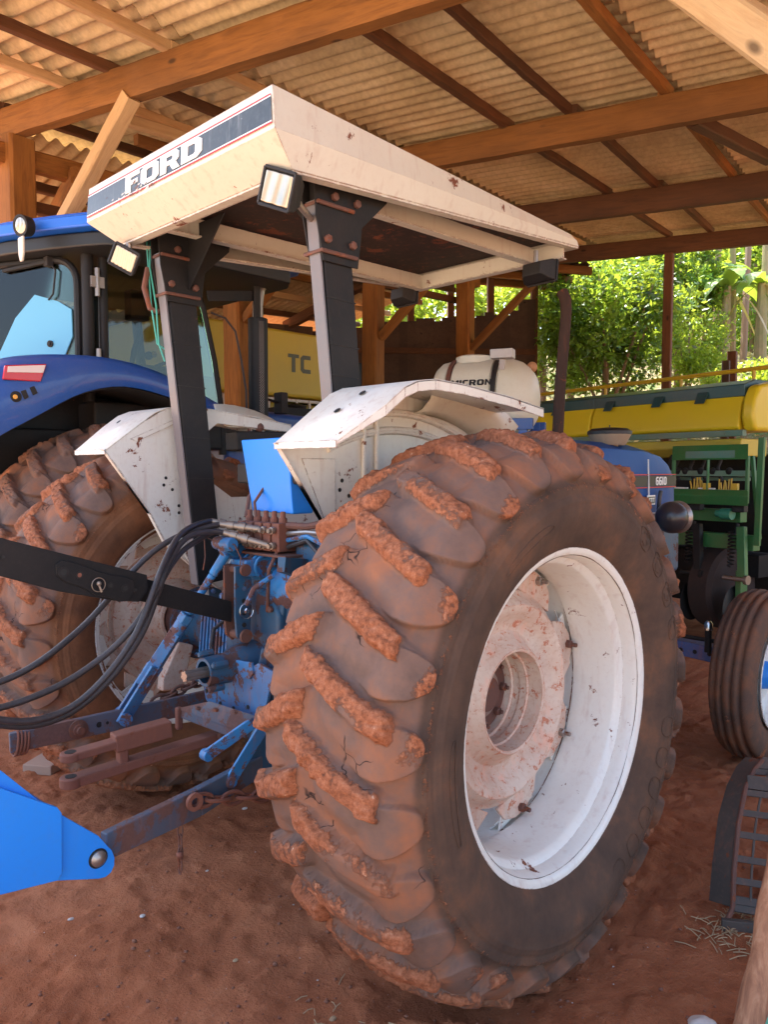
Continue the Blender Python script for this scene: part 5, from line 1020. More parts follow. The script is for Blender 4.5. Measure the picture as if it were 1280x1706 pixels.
# ------------------------------------------------------------------ white sprayer tank
TC_ = UD(812, 667, 5.95); ta_ = (_r*.93-V((_f.x, _f.y, 0))*.36); ta_.z = 0; ta_.normalize()
SP = thing('sprayer', 'white ribbed sprayer tank on a blue frame standing behind the right mudguard', 'sprayer tank', (TC_.x, TC_.y, G))
prof = []
for x_, r_ in ((-.47, 0), (-.465, .10), (-.45, .19), (-.42, .255), (-.37, .29), (-.30, .300), (-.285, .290), (-.255, .290), (-.24, .302), (.09, .305), (.10, .296), (.155, .296), (.165, .305), (.24, .298), (.32, .272), (.39, .225), (.435, .16), (.455, .08), (.46, 0)): prof.append((x_*.86, r_))
m = MB(); m.lathe(TC_, ta_, prof, 56); tk = part(m, 'tank', M_tank, SP, bevel=0)
m = MB(); zc = TC_.z
m.lathe(TC_-ta_*.10+V((0, 0, .27)), (0, 0, 1), [(0, .15), (.055, .14), (.065, .12), (.065, 0)], 32); part(m, 'filler_neck', M_tank, SP, bevel=0)
for x_, w_, mt in ((-.232, .030, M_rust), (.110, .034, M_dark)):
    MB().lathe(TC_+ta_*x_, ta_, [(-w_/2, .290 if x_ < 0 else .297), (-w_/2, .312), (w_/2, .312), (w_/2, .290)], 56).build('strap', mt, tk)
m = MB(); b0 = UD(838, 590, 5.55); m.box(b0+V((0, 0, 0)), (.10, .16, .065), Matrix.Rotation(math.atan2(ta_.y, ta_.x)+math.pi/2, 3, 'Z')); m.beam(b0+V((0, 0, -.03)), b0+V((.02, .02, -.10)), .04, .04, up=ta_); part(m, 'gauge_box', paint('pale_grey_box', (.5, .5, .48), .5, 0, .3), SP, bevel=.006)
m = MB(); m.ball(TC_+ta_*.34+V((0, 0, .235)), .04, 14); part(m, 'breather_cap', paint('faded_orange_cap', (.45, .22, .10), .6, 0, .3), SP, bevel=0)
# lettering wrapped on the tank side facing the camera
lo = lettering('lettering', 'MICRON', (0, 0, 0), (1, 0, 0), (0, 1, 0), .046, M_blk, SP, thick=.002, xs=1.25, gap=1.0)
side = V((ta_.y, -ta_.x, 0)); side = side if side.dot(CX-TC_) > 0 else -side; me = lo.data; org = ORG[SP.name]
for v in me.vertices:
    x_, y_, z_ = v.co+org; ang = (y_+.085)/.305; rr_ = .3075+z_; p = TC_+ta_*(x_-.20)+side*(rr_*math.cos(ang))+V((0, 0, rr_*math.sin(ang))); v.co = p-org
m = MB()
for s_ in (-1, 1): 
    for k in (-.33, .33): m.beam(TC_+ta_*k+side*.26*s_+V((0, 0, -.16)), V((TC_.x, TC_.y, G))+ta_*k+side*.28*s_, .06, .06, up=ta_)
    m.beam(TC_+ta_*-.4+side*.27*s_+V((0, 0, -.20)), TC_+ta_*.4+side*.27*s_+V((0, 0, -.20)), .06, .08)
m.beam(TC_+ta_*.33-side*.3+V((0, 0, -.3)), TC_+ta_*.33+side*.3+V((0, 0, -.3)), .06, .08); part(m, 'tank_frame', M_nhblue, SP)
# ------------------------------------------------------------------ yellow and green planter on the right
PR, PL = UD(1250, 647, 7.6), UD(905, 668, 9.2); pe = V((PL.x-PR.x, PL.y-PR.y, 0)); PLEN = pe.length; pe.normalize(); pn = V((pe.y, -pe.x, 0)); pn = pn if pn.dot(CX-PR) > 0 else -pn
PT = thing('planter', 'seed planter with long yellow boxes, dark green lids and green frame, behind the hood', 'planter', (PR.x, PR.y, G))
def Q(a, b, z):
    if b > .2: a = a-b*.62
    return V((PR.x, PR.y, 0))+pe*a+pn*b+V((0, 0, z))
LN = PLEN+1.3; zt = 2.26
for a0, a1 in ((.02, 1.72), (1.74, LN)):
    m = MB(); m.prism([Q(a0, .02, zt-.07), Q(a0, .09, zt-.20), Q(a0, .13, 1.86), Q(a0, .10, 1.83), Q(a0, -.5, 1.83), Q(a0, -.5, zt-.07)], pe*(a1-a0)); part(m, 'seed_box', M_yellow, PT, bevel=.02, seg=3)
    m = MB(); m.prism([Q(a0-.01, .055, zt-.13), Q(a0-.01, .06, zt-.02), Q(a0-.01, -.1, zt+.03), Q(a0-.01, -.5, zt+.03), Q(a0-.01, -.5, zt-.06)], pe*(a1-a0+.02))
    ld = part(m, 'box_lid', M_lid, PT, bevel=.01)
    for t_ in ((.42, .90, 1.5) if a0 < 1 else (2.25, 3.1)):
        mm_ = MB(); mm_.prism([Q(t_-.06, .045, zt-.06), Q(t_-.05, .115, zt-.17), Q(t_+.05, .115, zt-.17), Q(t_+.06, .045, zt-.06)], pn*.012); mm_.build('lid_latch', M_lid, ld, bevel=.004)
m = MB(); m.prism([Q(-.01, .14-.02*math.cos(t_), 0)+V((0, 0, 0)) for t_ in (0,)]*0 + [Q(0, .10, 1.82), Q(0, .14, 1.95), Q(0, .12, 2.10), Q(0, .04, 2.22), Q(0, -.2, 2.27), Q(0, -.5, 2.2), Q(0, -.5, 1.82)], pe*-.13); part(m, 'box_end', M_yellow, PT, bevel=.04, seg=3)
m = MB(); m.beam(Q(-.05, .14, 1.805), Q(LN, .14, 1.805), .06, .055); part(m, 'box_sill', paint('pale_green_sill', (.10, .22, .16), .4, .05, .4), PT)
m = MB(); m.prism([Q(-.0, .10, 1.76), Q(0, .12, 1.68), Q(0, .02, 1.60), Q(0, -.3, 1.6), Q(0, -.3, 1.76)], pe*LN); part(m, 'fertiliser_trough', M_tcy, PT, bevel=.015)
m = MB(); m.tube([Q(-.6, -.55, 2.45), Q(1.2, -.55, 2.44), Q(LN-.1, -.55, 2.43), Q(LN, -.55, 2.40), Q(LN+.02, -.55, 2.1)], .022, 8)
for a_ in (.3, 1.1, 2.1): m.tube([Q(a_, -.55, 2.44), Q(a_, -.55, 1.9)], .018, 8)
part(m, 'walkway_rail', M_cordy, PT, bevel=0)
# green side box with open bays
bx0, bx1 = .02, .72
m = MB(); m.prism([Q(bx0-.02, .34, 1.70), Q(bx0-.02, .40, 1.57), Q(bx0-.02, .37, 1.57), Q(bx0-.02, .30, 1.70)], pe*(bx1-bx0+.04)); bxp = part(m, 'cover_panel', M_green, PT)
m = MB(); m.prism([Q(bx0+.10, .342, 1.69), Q(bx0+.10, .392, 1.585), Q(bx0+.10, .394, 1.585), Q(bx0+.10, .344, 1.69)], pe*.48); m.build('panel_glass', paint('dusty_green_glass', (.12, .28, .24), .25, 0, .3), bxp)
m = MB(); m.prism([Q(bx0-.03, .40, 1.31), Q(bx0-.03, .44, 1.26), Q(bx0-.03, .42, 1.18), Q(bx0-.03, .30, 1.18), Q(bx0-.03, .30, 1.31)], pe*(bx1-bx0+.08)); part(m, 'lower_panel', M_green, PT, bevel=.006)
for a_ in (bx0-.02, (bx0+bx1)/2, bx1): m = MB(); m.beam(Q(a_, .38, 1.20), Q(a_, .36, 1.60), .025 if a_ != (bx0+bx1)/2 else .012, .03, up=pn); part(m, 'bay_post', M_green, PT)
m = MB(); m.beam(Q(-.12, .36, 1.75), Q(-.10, .36, .85), .05, .03, up=pn); m.beam(Q(-.04, .30, 1.6), Q(-.12, .30, .9), .03, .03, up=pn); part(m, 'side_frame', M_green, PT)
m = MB(); m.beam(Q(-.1, .22, 1.45), Q(1.2, .22, 1.45), .02, .05); m.beam(Q(-.1, .12, 1.40), Q(1.6, .12, 1.40), .02, .03); part(m, 'inner_rail', paint('pale_green_rail', (.14, .30, .22), .5, .05, .3), PT)
for a_, c_ in ((.20, M_cordy), (.47, M_cordy)):
    m = MB()
    for k in range(6): m.tube([Q(a_+.022*k-.05, .36, 1.31), Q(a_+.022*k-.05+random.uniform(-.02, .02), .35, 1.37+random.uniform(0, .05))], .007, 6)
    m.box(Q(a_-.09, .36, 1.335), (.05, .05, .06)); part(m, 'seed_tubes', c_, PT, bevel=0)
    m = MB(); m.beam(Q(a_+.10, .365, 1.318), Q(a_+.26, .365, 1.318), .02, .012); part(m, 'scale_strip', M_letter, PT, bevel=0)
for a_ in (.14, .30, .42, .58, .66):
    m = MB(); m.tube([Q(a_, .16, 1.62), Q(a_+.02, .20, 1.50), Q(a_-.01, .18, 1.38)], .018, 8); m.ball(Q(a_+.03, .22, 1.47), .035, 8); part(m, 'metering_unit', M_dark, PT, bevel=0)
for z_, w_, a1 in ((1.08, .11, LN), (.86, .13, LN)):
    m = MB(); m.beam(Q(-.10, .20+(1.08-z_)*.3, z_), Q(a1, .20+(1.08-z_)*.3, z_), .10, w_); part(m, 'tool_bar', M_green, PT, bevel=.006)
m = MB(); m.beam(Q(-.10, -.2, .62), Q(LN, -.2, .62), .3, .20); m.beam(Q(-.05, -.45, 1.25), Q(LN, -.45, 1.25), .03, .75); m.beam(Q(-.4, -.7, .55), Q(LN, -.7, .55), .05, .9); m.box(Q(1.4, -.25, 1.2), (1, 1, .1)); part(m, 'rear_bar_shade_sheets', M_black, PT)  # bar, plus black sheets painting in the shade behind the planter
for a_ in (.08, .50, .95, 1.4, 1.9, 2.4, 2.9):
    m = MB(); pts = [Q(a_+.05+.0, .34, .95-.30*t_/60)+V((.028*math.cos(t_), .028*math.sin(t_), 0)) for t_ in np.linspace(0, 60, 150)]; m.tube(pts, .0065, 6); part(m, 'down_spring', M_dark, PT, bevel=0)
    m = MB(); m.beam(Q(a_-.04, .36, 1.0), Q(a_-.06, .40, .58), .07, .05, up=pn); m.beam(Q(a_-.05, .3, .62), Q(a_-.05, .3, .18), .05, .10, up=pn); part(m, 'row_unit_arm', M_green if a_ < .3 else M_black, PT)
    m = MB(); m.tube([Q(a_-.10, .42, .56), Q(a_+.12, .42, .56)], .020, 10); m.lathe(Q(a_-.10, .42, .56), pe, [(-.01, 0), (-.01, .04), (.02, .04), (.02, 0)], 14); part(m, 'pivot_bar', M_steel if a_ < .3 else M_dark, PT, bevel=0)
    m = MB(); m.lathe(Q(a_, .30, .30), pe, [(-.006, 0), (-.006, .15), (0, .185), (.006, .15), (.006, 0)], 32); part(m, 'disc_opener', M_blk, PT, bevel=0)
    m = MB(); m.box(Q(a_-.02, .30, 1.16), (.10, .10, .08)); m.tube([Q(a_, .28, 1.02), Q(a_+.03, .30, .88)], .02, 8); part(m, 'clamp_block', M_dark, PT, bevel=.01)
m = MB(); m.lathe(Q(.16, .1, .42), pe, [(-.12, 0), (-.12, .33), (-.09, .37), (.09, .37), (.12, .33), (.12, 0)], 40); part(m, 'gauge_wheel', paint('muddy_gauge_tyre', (.03, .02, .018), .9, 0, .3, dustc=(.12, .05, .03)), PT, bevel=0)
m = MB(); m.lathe(Q(2.1, .0, .42), pe, [(-.12, 0), (-.12, .33), (-.09, .37), (.09, .37), (.12, .33), (.12, 0)], 40); part(m, 'gauge_wheel', MATS['muddy_gauge_tyre'], PT, bevel=0)
m = MB(); m.lathe(Q(.18, .32, 1.10), pe, [(-.05, 0), (-.05, .05), (.05, .05), (.05, .03), (.10, .03), (.10, 0)], 18); part(m, 'drive_hub', paint('teal_hub', (.03, .25, .16), .4, 0, .2), PT, bevel=0)
# ------------------------------------------------------------------ implement in the lower left: hitch plates, link bar, hoses
IM = thing('implement', 'bright blue implement hitch with black link bar and hoses reaching in from the left edge', 'implement', (-1.6, -.35, G))
Y0 = -.47
m = MB(); m.prism([UY(x_, y_, Y0) for x_, y_ in ((-220, 1235), (0, 1311), (92, 1343), (99, 1352), (100, 1452), (92, 1464), (0, 1487), (-220, 1520))], (0, -.014, 0)); part(m, 'hitch_plate', M_bright, IM, bevel=.002)
m = MB(); rc = [(160+27*math.cos(R(t_)), 1431+30*math.sin(R(t_))) for t_ in (-60, -35, -10, 15, 40, 65, 90)]
m.prism([UY(x_, y_, Y0+.016) for x_, y_ in [(-200, 1180), (0, 1283), (72, 1340), (160, 1390)]+rc+[(92, 1464), (0, 1480), (-200, 1500)]], (0, -.015, 0)); part(m, 'hitch_plate', M_bright, IM, bevel=.002)
m = MB(); m.prism([UY(x_, y_, Y0+.10) for x_, y_ in ((-200, 1200), (0, 1288), (70, 1334), (60, 1342), (0, 1312), (-200, 1240))], (0, -.09, 0)); part(m, 'hitch_gusset', M_nhblue, IM, bevel=.002)
m = MB(); m.lathe(UY(163, 1430, Y0), (0, -1, 0), [(-.05, 0), (-.05, .018), (0, .018), (.001, .021), (.006, .021), (.014, .012), (.016, 0)], 28); part(m, 'link_pin', M_steel, IM, bevel=0)
m = MB(); m.lathe(UY(163, 1430, Y0+.001), (0, -1, 0), [(0, .0), (0, .026), (.0015, .026), (.0015, 0)], 28); part(m, 'pin_collar', M_dark, IM, bevel=0)
xe = UY(-215, 1380, Y0).x
m = MB(); m.beam((xe, -.62, .42), (xe, .62, .42), .10, .10); part(m, 'cross_beam', M_bright, IM, bevel=.006)
m = MB(); m.beam((xe, -.30, .42), (xe, -.04, 1.27), .08, .05, up=V((1, 0, 0))); m.beam((xe, .30, .42), (xe, .04, 1.27), .08, .05, up=V((1, 0, 0))); part(m, 'headstock', M_bright, IM, bevel=.004)
for y_ in (-.5, .5): m = MB(); m.beam((xe-.03, y_, .42), (xe-.06, y_, G), .07, .05, up=V((0, 1, 0))); part(m, 'stand', M_linkb, IM, bevel=.004)
# link bar: wide outer section and narrower inner section, with a boss and pin ring
A_, Bm_, Be = UY(-140, 885, -.02), UY(235, 975, .0), UY(386, 1020, .02)
dv = (Bm_-A_).normalized(); upv = V((0, 1, 0)).cross(dv); upv = upv if upv.z > 0 else -upv
def OB(c, half, y_): return [c+upv*half, c-upv*half]
hw1, hw2 = .040, .030
m = MB(); a1 = UY(0, 929, -.02); b1 = UY(245, 978, .0); m.prism([UY(x_, y_, -.02) for x_, y_ in ((-160, 861), (0, 896), (215, 950), (245, 958), (248, 985), (232, 1003), (190, 1001), (95, 985), (0, 960), (-160, 925))], (0, .018, 0)); bar = part(m, 'link_bar', M_black, IM, bevel=.003)
m = MB(); m.prism([UY(x_, y_, .006) for x_, y_ in ((150, 940), (386, 1002), (386, 1037), (240, 1003), (150, 985))], (0, .018, 0)); part(m, 'link_bar_inner', M_black, IM, bevel=.003)
m = MB(); bp = []
for x_, y_, r_ in ((105, 950, 20), (132, 956, 15), (163, 974, 18), (185, 976, 15), (207, 980, 20)): pass
m.prism([UY(x_, y_, -.026) for x_, y_ in ((92, 940), (103, 933), (118, 936), (132, 940), (147, 945), (163, 952), (185, 958), (205, 960), (222, 966), (226, 982), (214, 1001), (198, 1003), (182, 996), (160, 992), (135, 978), (108, 970), (93, 958))], (0, .006, 0)); bo = part(m, 'link_boss', M_black, IM, bevel=.002)
for x_, y_, r_ in ((105, 953, .010), (132, 958, .007), (184, 975, .006), (208, 980, .008), (225, 983, .004), (5, 928, .003)):
    MB().lathe(UY(x_, y_, -.027), (0, -1, 0), [(0, r_*1.7), (.002, r_*1.7), (.002, r_), (-.002, r_)], 18).build('bar_hole_rim', M_dark, bo)
    MB().lathe(UY(x_, y_, -.0275), (0, -1, 0), [(0, 0), (0, r_), (.0012, r_), (.0012, 0)], 18).build('bar_hole', M_redrust if x_ == 132 else M_blk, bo)
c_ = UY(163, 974, -.034); m = MB(); m.tube([c_+V((.022*math.cos(t_), -.004, .022*math.sin(t_))) for t_ in np.linspace(0, 2*math.pi, 30)], .0016, 6, False); m.ball(c_+V((0, -.006, .004)), .008, 10); m.tube([c_+V((0, -.006, .0)), c_+V((.008, -.008, -.024))], .0035, 6); part(m, 'ring_pin', M_brass, IM, bevel=0)
def hose(pts, ys, r_=.0105):
    pts = np.array(pts, float); k = np.linspace(0, len(pts)-1, 46); i = np.arange(len(pts)); x = np.interp(k, i, pts[:, 0]); y = np.interp(k, i, pts[:, 1]); z = np.interp(k, i, ys)
    for _ in range(4): x[1:-1] = (x[:-2]+2*x[1:-1]+x[2:])/4; y[1:-1] = (y[:-2]+2*y[1:-1]+y[2:])/4; z[1:-1] = (z[:-2]+2*z[1:-1]+z[2:])/4
    m = MB(); m.tube([UY(a, b_, c_) for a, b_, c_ in zip(x, y, z)], r_, 12); part(m, 'hydraulic_hose', M_hose, IM, bevel=0)
hose([(352, 868), (341, 869), (305, 882), (287, 907), (269, 947), (254, 987), (236, 1038), (214, 1078), (174, 1132), (120, 1183), (54, 1204), (0, 1201), (-80, 1180)], [.13, .12, .05, 0, -.06, -.08, -.09, -.1, -.1, -.1, -.1, -.1, -.1])
hose([(360, 884), (341, 893), (303, 916), (278, 950), (253, 1001), (220, 1049), (176, 1092), (109, 1139), (44, 1166), (0, 1180), (-80, 1195)], [.10, .09, .03, -.03, -.06, -.06, -.05, -.05, -.05, -.05, -.05])
hose([(366, 873), (340, 880), (298, 891), (254, 918), (218, 954), (178, 1001), (145, 1038), (91, 1085), (44, 1117), (0, 1137), (-80, 1160)], [.07, .08, .08, .08, .08, .08, .08, .05, .05, .05, .05])
hose([(372, 887), (345, 885), (312, 892), (292, 915), (275, 952), (262, 990), (245, 1040), (222, 1082), (180, 1138), (122, 1190), (54, 1213), (0, 1209), (-80, 1190)], [.04, .05, .03, 0, -.04, -.05, -.06, -.07, -.07, -.07, -.07, -.07, -.07])
# ------------------------------------------------------------------ curved steel grate lying by the front wheel
GR = thing('concave_grate', 'curved dark steel grate standing on the floor beside the front wheel', 'grate', (.85, -1.45, G))
xv = [.66, .70, .78, .88, .98, 1.02]
outp = [(1183, 1500), (1188, 1440), (1198, 1360), (1212, 1310), (1228, 1278), (1243, 1262)]; inp = [(1222, 1512), (1224, 1450), (1231, 1375), (1243, 1312), (1257, 1283), (1272, 1266)]
Oc = [UX(x_, y_, v) for (x_, y_), v in zip(outp, xv)]; Ic = [UX(x_, y_, v-.02) for (x_, y_), v in zip(inp, xv)]
dz_ = G-Ic[0].z; m = MB(); n = len(Oc)
m.add([p for a, b_ in zip(Oc, Ic) for p in (a, b_)], [(2*i, 2*i+1, 2*i+3, 2*i+2) for i in range(n-1)]); part(m, 'side_band', M_grate, GR, solid=.008, bevel=.002)
rim_ = [UX(1203, 1552, .60)]+[p for p in Ic]; m = MB(); m.tube(rim_, .009, 8); part(m, 'rim_bar', M_rust, GR, bevel=0)
ge = V((.42, -.9, .0)).normalized(); 
def icv(t):
    k = t*(len(Ic)-1); i = min(int(k), len(Ic)-2); return Ic[i].lerp(Ic[i+1], k-i)
for k in range(10): m = MB(); q = icv(.04+.96*k/9); m.beam(q, q+ge*.62, .006, .022, up=V((.7, 0, .7))); part(m, 'cross_bar', M_grate, GR, bevel=0)
for j in range(1, 12): m = MB(); m.tube([icv(t_)+ge*.052*j+V((.004, 0, .004)) for t_ in np.linspace(0.02, 1, 9)], .0042, 6); part(m, 'curved_bar', M_grate, GR, bevel=0)
for k in (.0, .62): q = icv(k); m = MB(); m.beam(q+V((.01, 0, .01)), q+ge*.62+V((.01, 0, .01)), .012, .05, up=V((.7, 0, .7))); part(m, 'stiffener_bar', M_grate, GR, bevel=.001)
q = UX(1203, 1552, .60); m = MB(); m.beam(q+V((0, 0, .02)), q+ge*.6+V((.02, 0, .06)), .02, .05); part(m, 'foot_bar', M_grate, GR)
# pole, pale stone, green scrap, straw
woodbeam('x', (0, 0, -9), (0, 0, -9.1), .01, .01, M_wood, None, up=V((1, 0, 0))) if False else None
pa, pb = UZ(1236, 1765, G), UZ(1312, 1400, .50); PO = None
L = pb-pa; m = MB(); pts = [pa.lerp(pb, t_)+V((.004*math.sin(9*t_), .004*math.cos(7*t_), 0)) for t_ in np.linspace(0, 1.6, 22)]; m.tube(pts, [.036+.003*math.sin(5*i) for i in range(22)], 14)
M_pole, nt, b = newmat('peeled_pole_wood'); co = coords(nt, (6, 6, 1.2)); n1 = noise(nt, co, 5, 7, .65, .6); nt.links.new(ramp(nt, n1, [(.3, (.20, .08, .045)), (.5, (.42, .19, .10)), (.7, (.60, .34, .20)), (.8, (.30, .13, .07))]), b.inputs['Base Color']); b.inputs['Roughness'].default_value = .85; nt.links.new(bump(nt, n1, .6, .01), b.inputs['Normal'])
tag(m.build('wooden_pole', M_pole), 'peeled orange wooden pole leaning up at the lower right corner', 'pole')
def rock(name, c, r_, sc, mat, label, cat, seed):
    m = MB(); m.ball((0, 0, 0), 1, 24, (1, 1, 1)); v = np.array([tuple(p) for p in m.v]); v = v*(1+.22*fbm(v+seed, 1.3, 3)[:, None]); m.v = [V(c)+V((p[0]*sc[0], p[1]*sc[1], p[2]*sc[2]))*r_ for p in v]
    o = m.build(name, mat, smooth=60); return tag(o, label, cat)
c_ = UZ(1176, 1728, G); rock('stone', (c_.x, c_.y, G+.012), .045, (1, 1, .75), M_pale, 'pale rough stone at the foot of the wooden pole', 'stone', 3)
m = MB(); a = UZ(1252, 1712, G+.05); m.prism([UZ(1240, 1708, G+.04), UZ(1300, 1684, G+.07), UZ(1310, 1730, G+.02), UZ(1250, 1735, G+.0)], (0, 0, .006)); tag(m.build('plastic_scrap', paint('mint_green_plastic', (.12, .50, .32), .4, 0, .2), solid=0), 'mint green plastic scrap in the bottom right corner', 'scrap')
def straw(name, cen, spread, n, lo, hi, mat, label, cat='straw', rad=.0016):
    m = MB()
    for i in range(n):
        x, y = rng.normal(cen.x, spread), rng.normal(cen.y, spread); a = rng.uniform(0, 6.3); l = rng.uniform(lo, hi); z = gz(x, y)+.004; d = V((math.cos(a), math.sin(a), rng.uniform(-.1, .35)))*l
        m.tube([V((x, y, z)), V((x, y, z))+d*.5+V((0, 0, .004)), V((x, y, z))+d], rad, 5)
    return tag(m.build(name, mat), label, cat, kind='stuff')
M_straw = paint('dry_straw', (.42, .30, .17), .9, 0, .3)
straw('straw_litter', UZ(1225, 1560, G), .07, 90, .02, .07, M_straw, 'tangle of dry straw and husks under the steel grate')
straw('chaff', UZ(555, 1690, G), .10, 12, .02, .05, M_straw, 'few dry stalks on the earth under the big tyre')
for i, (x_, y_, r_) in enumerate(((408, 1357, .009), (237, 1538, .008), (345, 1460, .005), (555, 1698, .009), (118, 1538, .008), (392, 1605, .007))):
    c_ = UZ(x_, y_, G); lb = ['white flake of lime on the earth left of the big tyre', 'white chalky lump in the middle of the bare foreground earth', 'tiny white pebble below the hanging chain', 'tan pebble by the dry stalks under the big tyre', 'pale pebble left of the white chalky lump, under the blue plate', 'small tan pebble low in the foreground earth, left of the big tyre'][i]
    rock('pebble', (c_.x, c_.y, gz(c_.x, c_.y)+r_*.3), r_, (1.3, 1, .5), [M_pale, M_pale, M_pale, M_straw, M_pale, M_straw][i], lb, 'pebble', 10+i)
# small wall block and planks on the floor behind the drawbar
m = MB(); m.box(UZ(90, 1265, G+.02), (.30, .16, .05), Matrix.Rotation(.6, 3, 'Z')); tag(m.build('concrete_slab', paint('dusty_concrete', (.36, .24, .18), .9, 0, .5), bevel=.006), 'flat dusty slab lying under the left lower link', 'slab')
# ------------------------------------------------------------------ hillside, trees, banana plants
M_litter, nt, b = newmat('dry_leaf_litter'); co = coords(nt); n1 = noise(nt, co, 3, 8, .7); n2 = noise(nt, co, 14, 6, .75)
nt.links.new(mixc(nt, ramp(nt, n1, [(.4, (0, 0, 0)), (.62, (1, 1, 1))]), ramp(nt, n2, [(.3, (.10, .06, .03)), (.5, (.30, .20, .11)), (.62, (.48, .38, .26)), (.72, (.16, .10, .05))]), (.09, .14, .03)), b.inputs['Base Color']); b.inputs['Roughness'].default_value = .95
nt.links.new(bump(nt, n2, 1, .05), b.inputs['Normal'])
fs_ = np.arange(12.2, 90, .45)**1.0; as_ = np.arange(-40, 50, .5); FF, AA = np.meshgrid(fs_, as_, indexing='ij')
XX = CX.x+FF*B1.x+AA*B2.x; YY = CX.y+FF*B1.y+AA*B2.y; PP = np.stack([XX, YY, XX*0], -1)
def hillz(P_, f_): return G-.02 + 4.3*sst(12.3, 19.5, f_) + .30*fbm(P_, .35, 4)*sst(12.3, 15, f_) + 7*sst(22, 60, f_)
ZZ = hillz(PP, FF); o = link('hillside', npmesh('hillside', np.stack([XX, YY, ZZ], -1).reshape(-1, 3), grid_faces(*FF.shape), M_litter)); tag(o, 'sunlit bank covered in dry leaves behind the shed', kind='structure')
def hz(x, y):
    f_ = (x-CX.x)*B1.x+(y-CX.y)*B1.y; return float(hillz(np.array([[x, y, 0.]]), np.array([f_]))[0])
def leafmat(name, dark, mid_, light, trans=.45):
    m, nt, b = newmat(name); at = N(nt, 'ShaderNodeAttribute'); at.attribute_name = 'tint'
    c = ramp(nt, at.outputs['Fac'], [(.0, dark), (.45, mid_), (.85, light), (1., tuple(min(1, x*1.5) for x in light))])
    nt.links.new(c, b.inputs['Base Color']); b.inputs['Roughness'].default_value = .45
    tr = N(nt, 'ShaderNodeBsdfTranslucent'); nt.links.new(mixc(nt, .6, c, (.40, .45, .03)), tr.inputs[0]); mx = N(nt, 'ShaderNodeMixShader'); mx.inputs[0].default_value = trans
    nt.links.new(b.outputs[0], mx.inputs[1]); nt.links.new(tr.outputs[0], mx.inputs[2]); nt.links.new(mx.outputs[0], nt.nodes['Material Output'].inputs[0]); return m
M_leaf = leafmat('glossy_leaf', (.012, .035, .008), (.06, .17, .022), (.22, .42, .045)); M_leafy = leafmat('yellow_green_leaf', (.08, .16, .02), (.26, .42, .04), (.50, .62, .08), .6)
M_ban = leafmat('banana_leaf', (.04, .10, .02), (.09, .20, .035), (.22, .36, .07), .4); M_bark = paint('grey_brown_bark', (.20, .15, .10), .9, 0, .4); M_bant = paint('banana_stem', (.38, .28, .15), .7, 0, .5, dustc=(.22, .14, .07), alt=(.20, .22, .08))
M_dryl = leafmat('dry_leaf', (.14, .08, .03), (.30, .19, .08), (.50, .36, .18), .3)
def leaves(cen, rad, n, size, clumps=30, hollow=.45, asp=.42, droop=.3):
    """leaf quads gathered in clumps through an ellipsoid: returns verts, faces, tints"""
    cd = rng.normal(size=(clumps, 3)); cd /= np.linalg.norm(cd, axis=1)[:, None]; cr_ = rng.uniform(hollow, 1, (clumps, 1))**.6
    cc = cd*cr_*np.array(rad); ci = rng.integers(0, clumps, n); p = cc[ci]+rng.normal(size=(n, 3))*np.array(rad)*.17*rng.uniform(.5, 1.5, (clumps, 1))[ci]
    p = p+np.array(cen); d = rng.normal(size=(n, 3)); d[:, 2] -= droop; d /= np.linalg.norm(d, axis=1)[:, None]
    s_ = np.cross(d, rng.normal(size=(n, 3))); s_ /= np.linalg.norm(s_, axis=1)[:, None]; L_ = size*rng.uniform(.6, 1.4, (n, 1))
    nrm = np.cross(d, s_); vs = np.stack([p, p+d*L_*.45+s_*L_*asp*.5+nrm*L_*.06, p+d*L_, p+d*L_*.45-s_*L_*asp*.5+nrm*L_*.06], 1).reshape(-1, 3)
    t_ = np.clip(rng.normal(.45, .22, n)+.25*rng.normal(size=clumps)[ci]*.6, 0, 1)
    return vs, np.arange(n*4).reshape(-1, 4), np.repeat(t_, 4)
def tree(name, label, cat, px, py, dist, rad, n, size, mat, trunk=.09, clumps=34, group=None, limbs=7, hollow=.4):
    c = UD(px, py, dist); g = hz(c.x, c.y); t = thing(name, label, cat, (c.x, c.y, g), group)
    vs, fs, tn = leaves(np.array(c)-np.array(ORG[t.name]), rad, n, size, clumps, hollow); me = npmesh('crown', vs, fs, mat, smooth=False, attrs={'tint': tn}); o = link('crown', me); o.parent = t
    m = MB(); top = c+V((0, 0, rad[2]*.3)); m.tube([V((c.x+.1, c.y, g-.2)), V((c.x-.05, c.y+.05, (g+c.z)/2)), top], [trunk, trunk*.75, trunk*.35], 8)
    for k in range(limbs):
        a = 6.28*k/limbs+random.random(); s0 = V((c.x, c.y, g)).lerp(top, random.uniform(.35, .8)); e = c+V((rad[0]*.75*math.cos(a), rad[1]*.75*math.sin(a), rad[2]*random.uniform(-.3, .7))); m.tube([s0, s0.lerp(e, .5)+V((0, 0, .1)), e], [trunk*.4, trunk*.25, trunk*.08], 6)
    m.build('trunk', M_bark, t); return t
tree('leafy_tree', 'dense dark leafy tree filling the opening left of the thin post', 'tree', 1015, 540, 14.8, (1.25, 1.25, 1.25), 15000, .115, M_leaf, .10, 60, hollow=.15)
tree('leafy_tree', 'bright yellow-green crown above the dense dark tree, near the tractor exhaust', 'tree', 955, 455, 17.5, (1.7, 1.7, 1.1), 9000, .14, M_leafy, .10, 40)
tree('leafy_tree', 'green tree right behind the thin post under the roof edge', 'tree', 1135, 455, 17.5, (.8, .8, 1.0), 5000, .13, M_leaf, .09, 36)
tree('leafy_tree', 'pale sunlit tree far behind the dense dark tree, left of the thin post', 'tree', 1060, 440, 23, (2.4, 2.4, 1.8), 8000, .20, M_leafy, .12, 34)
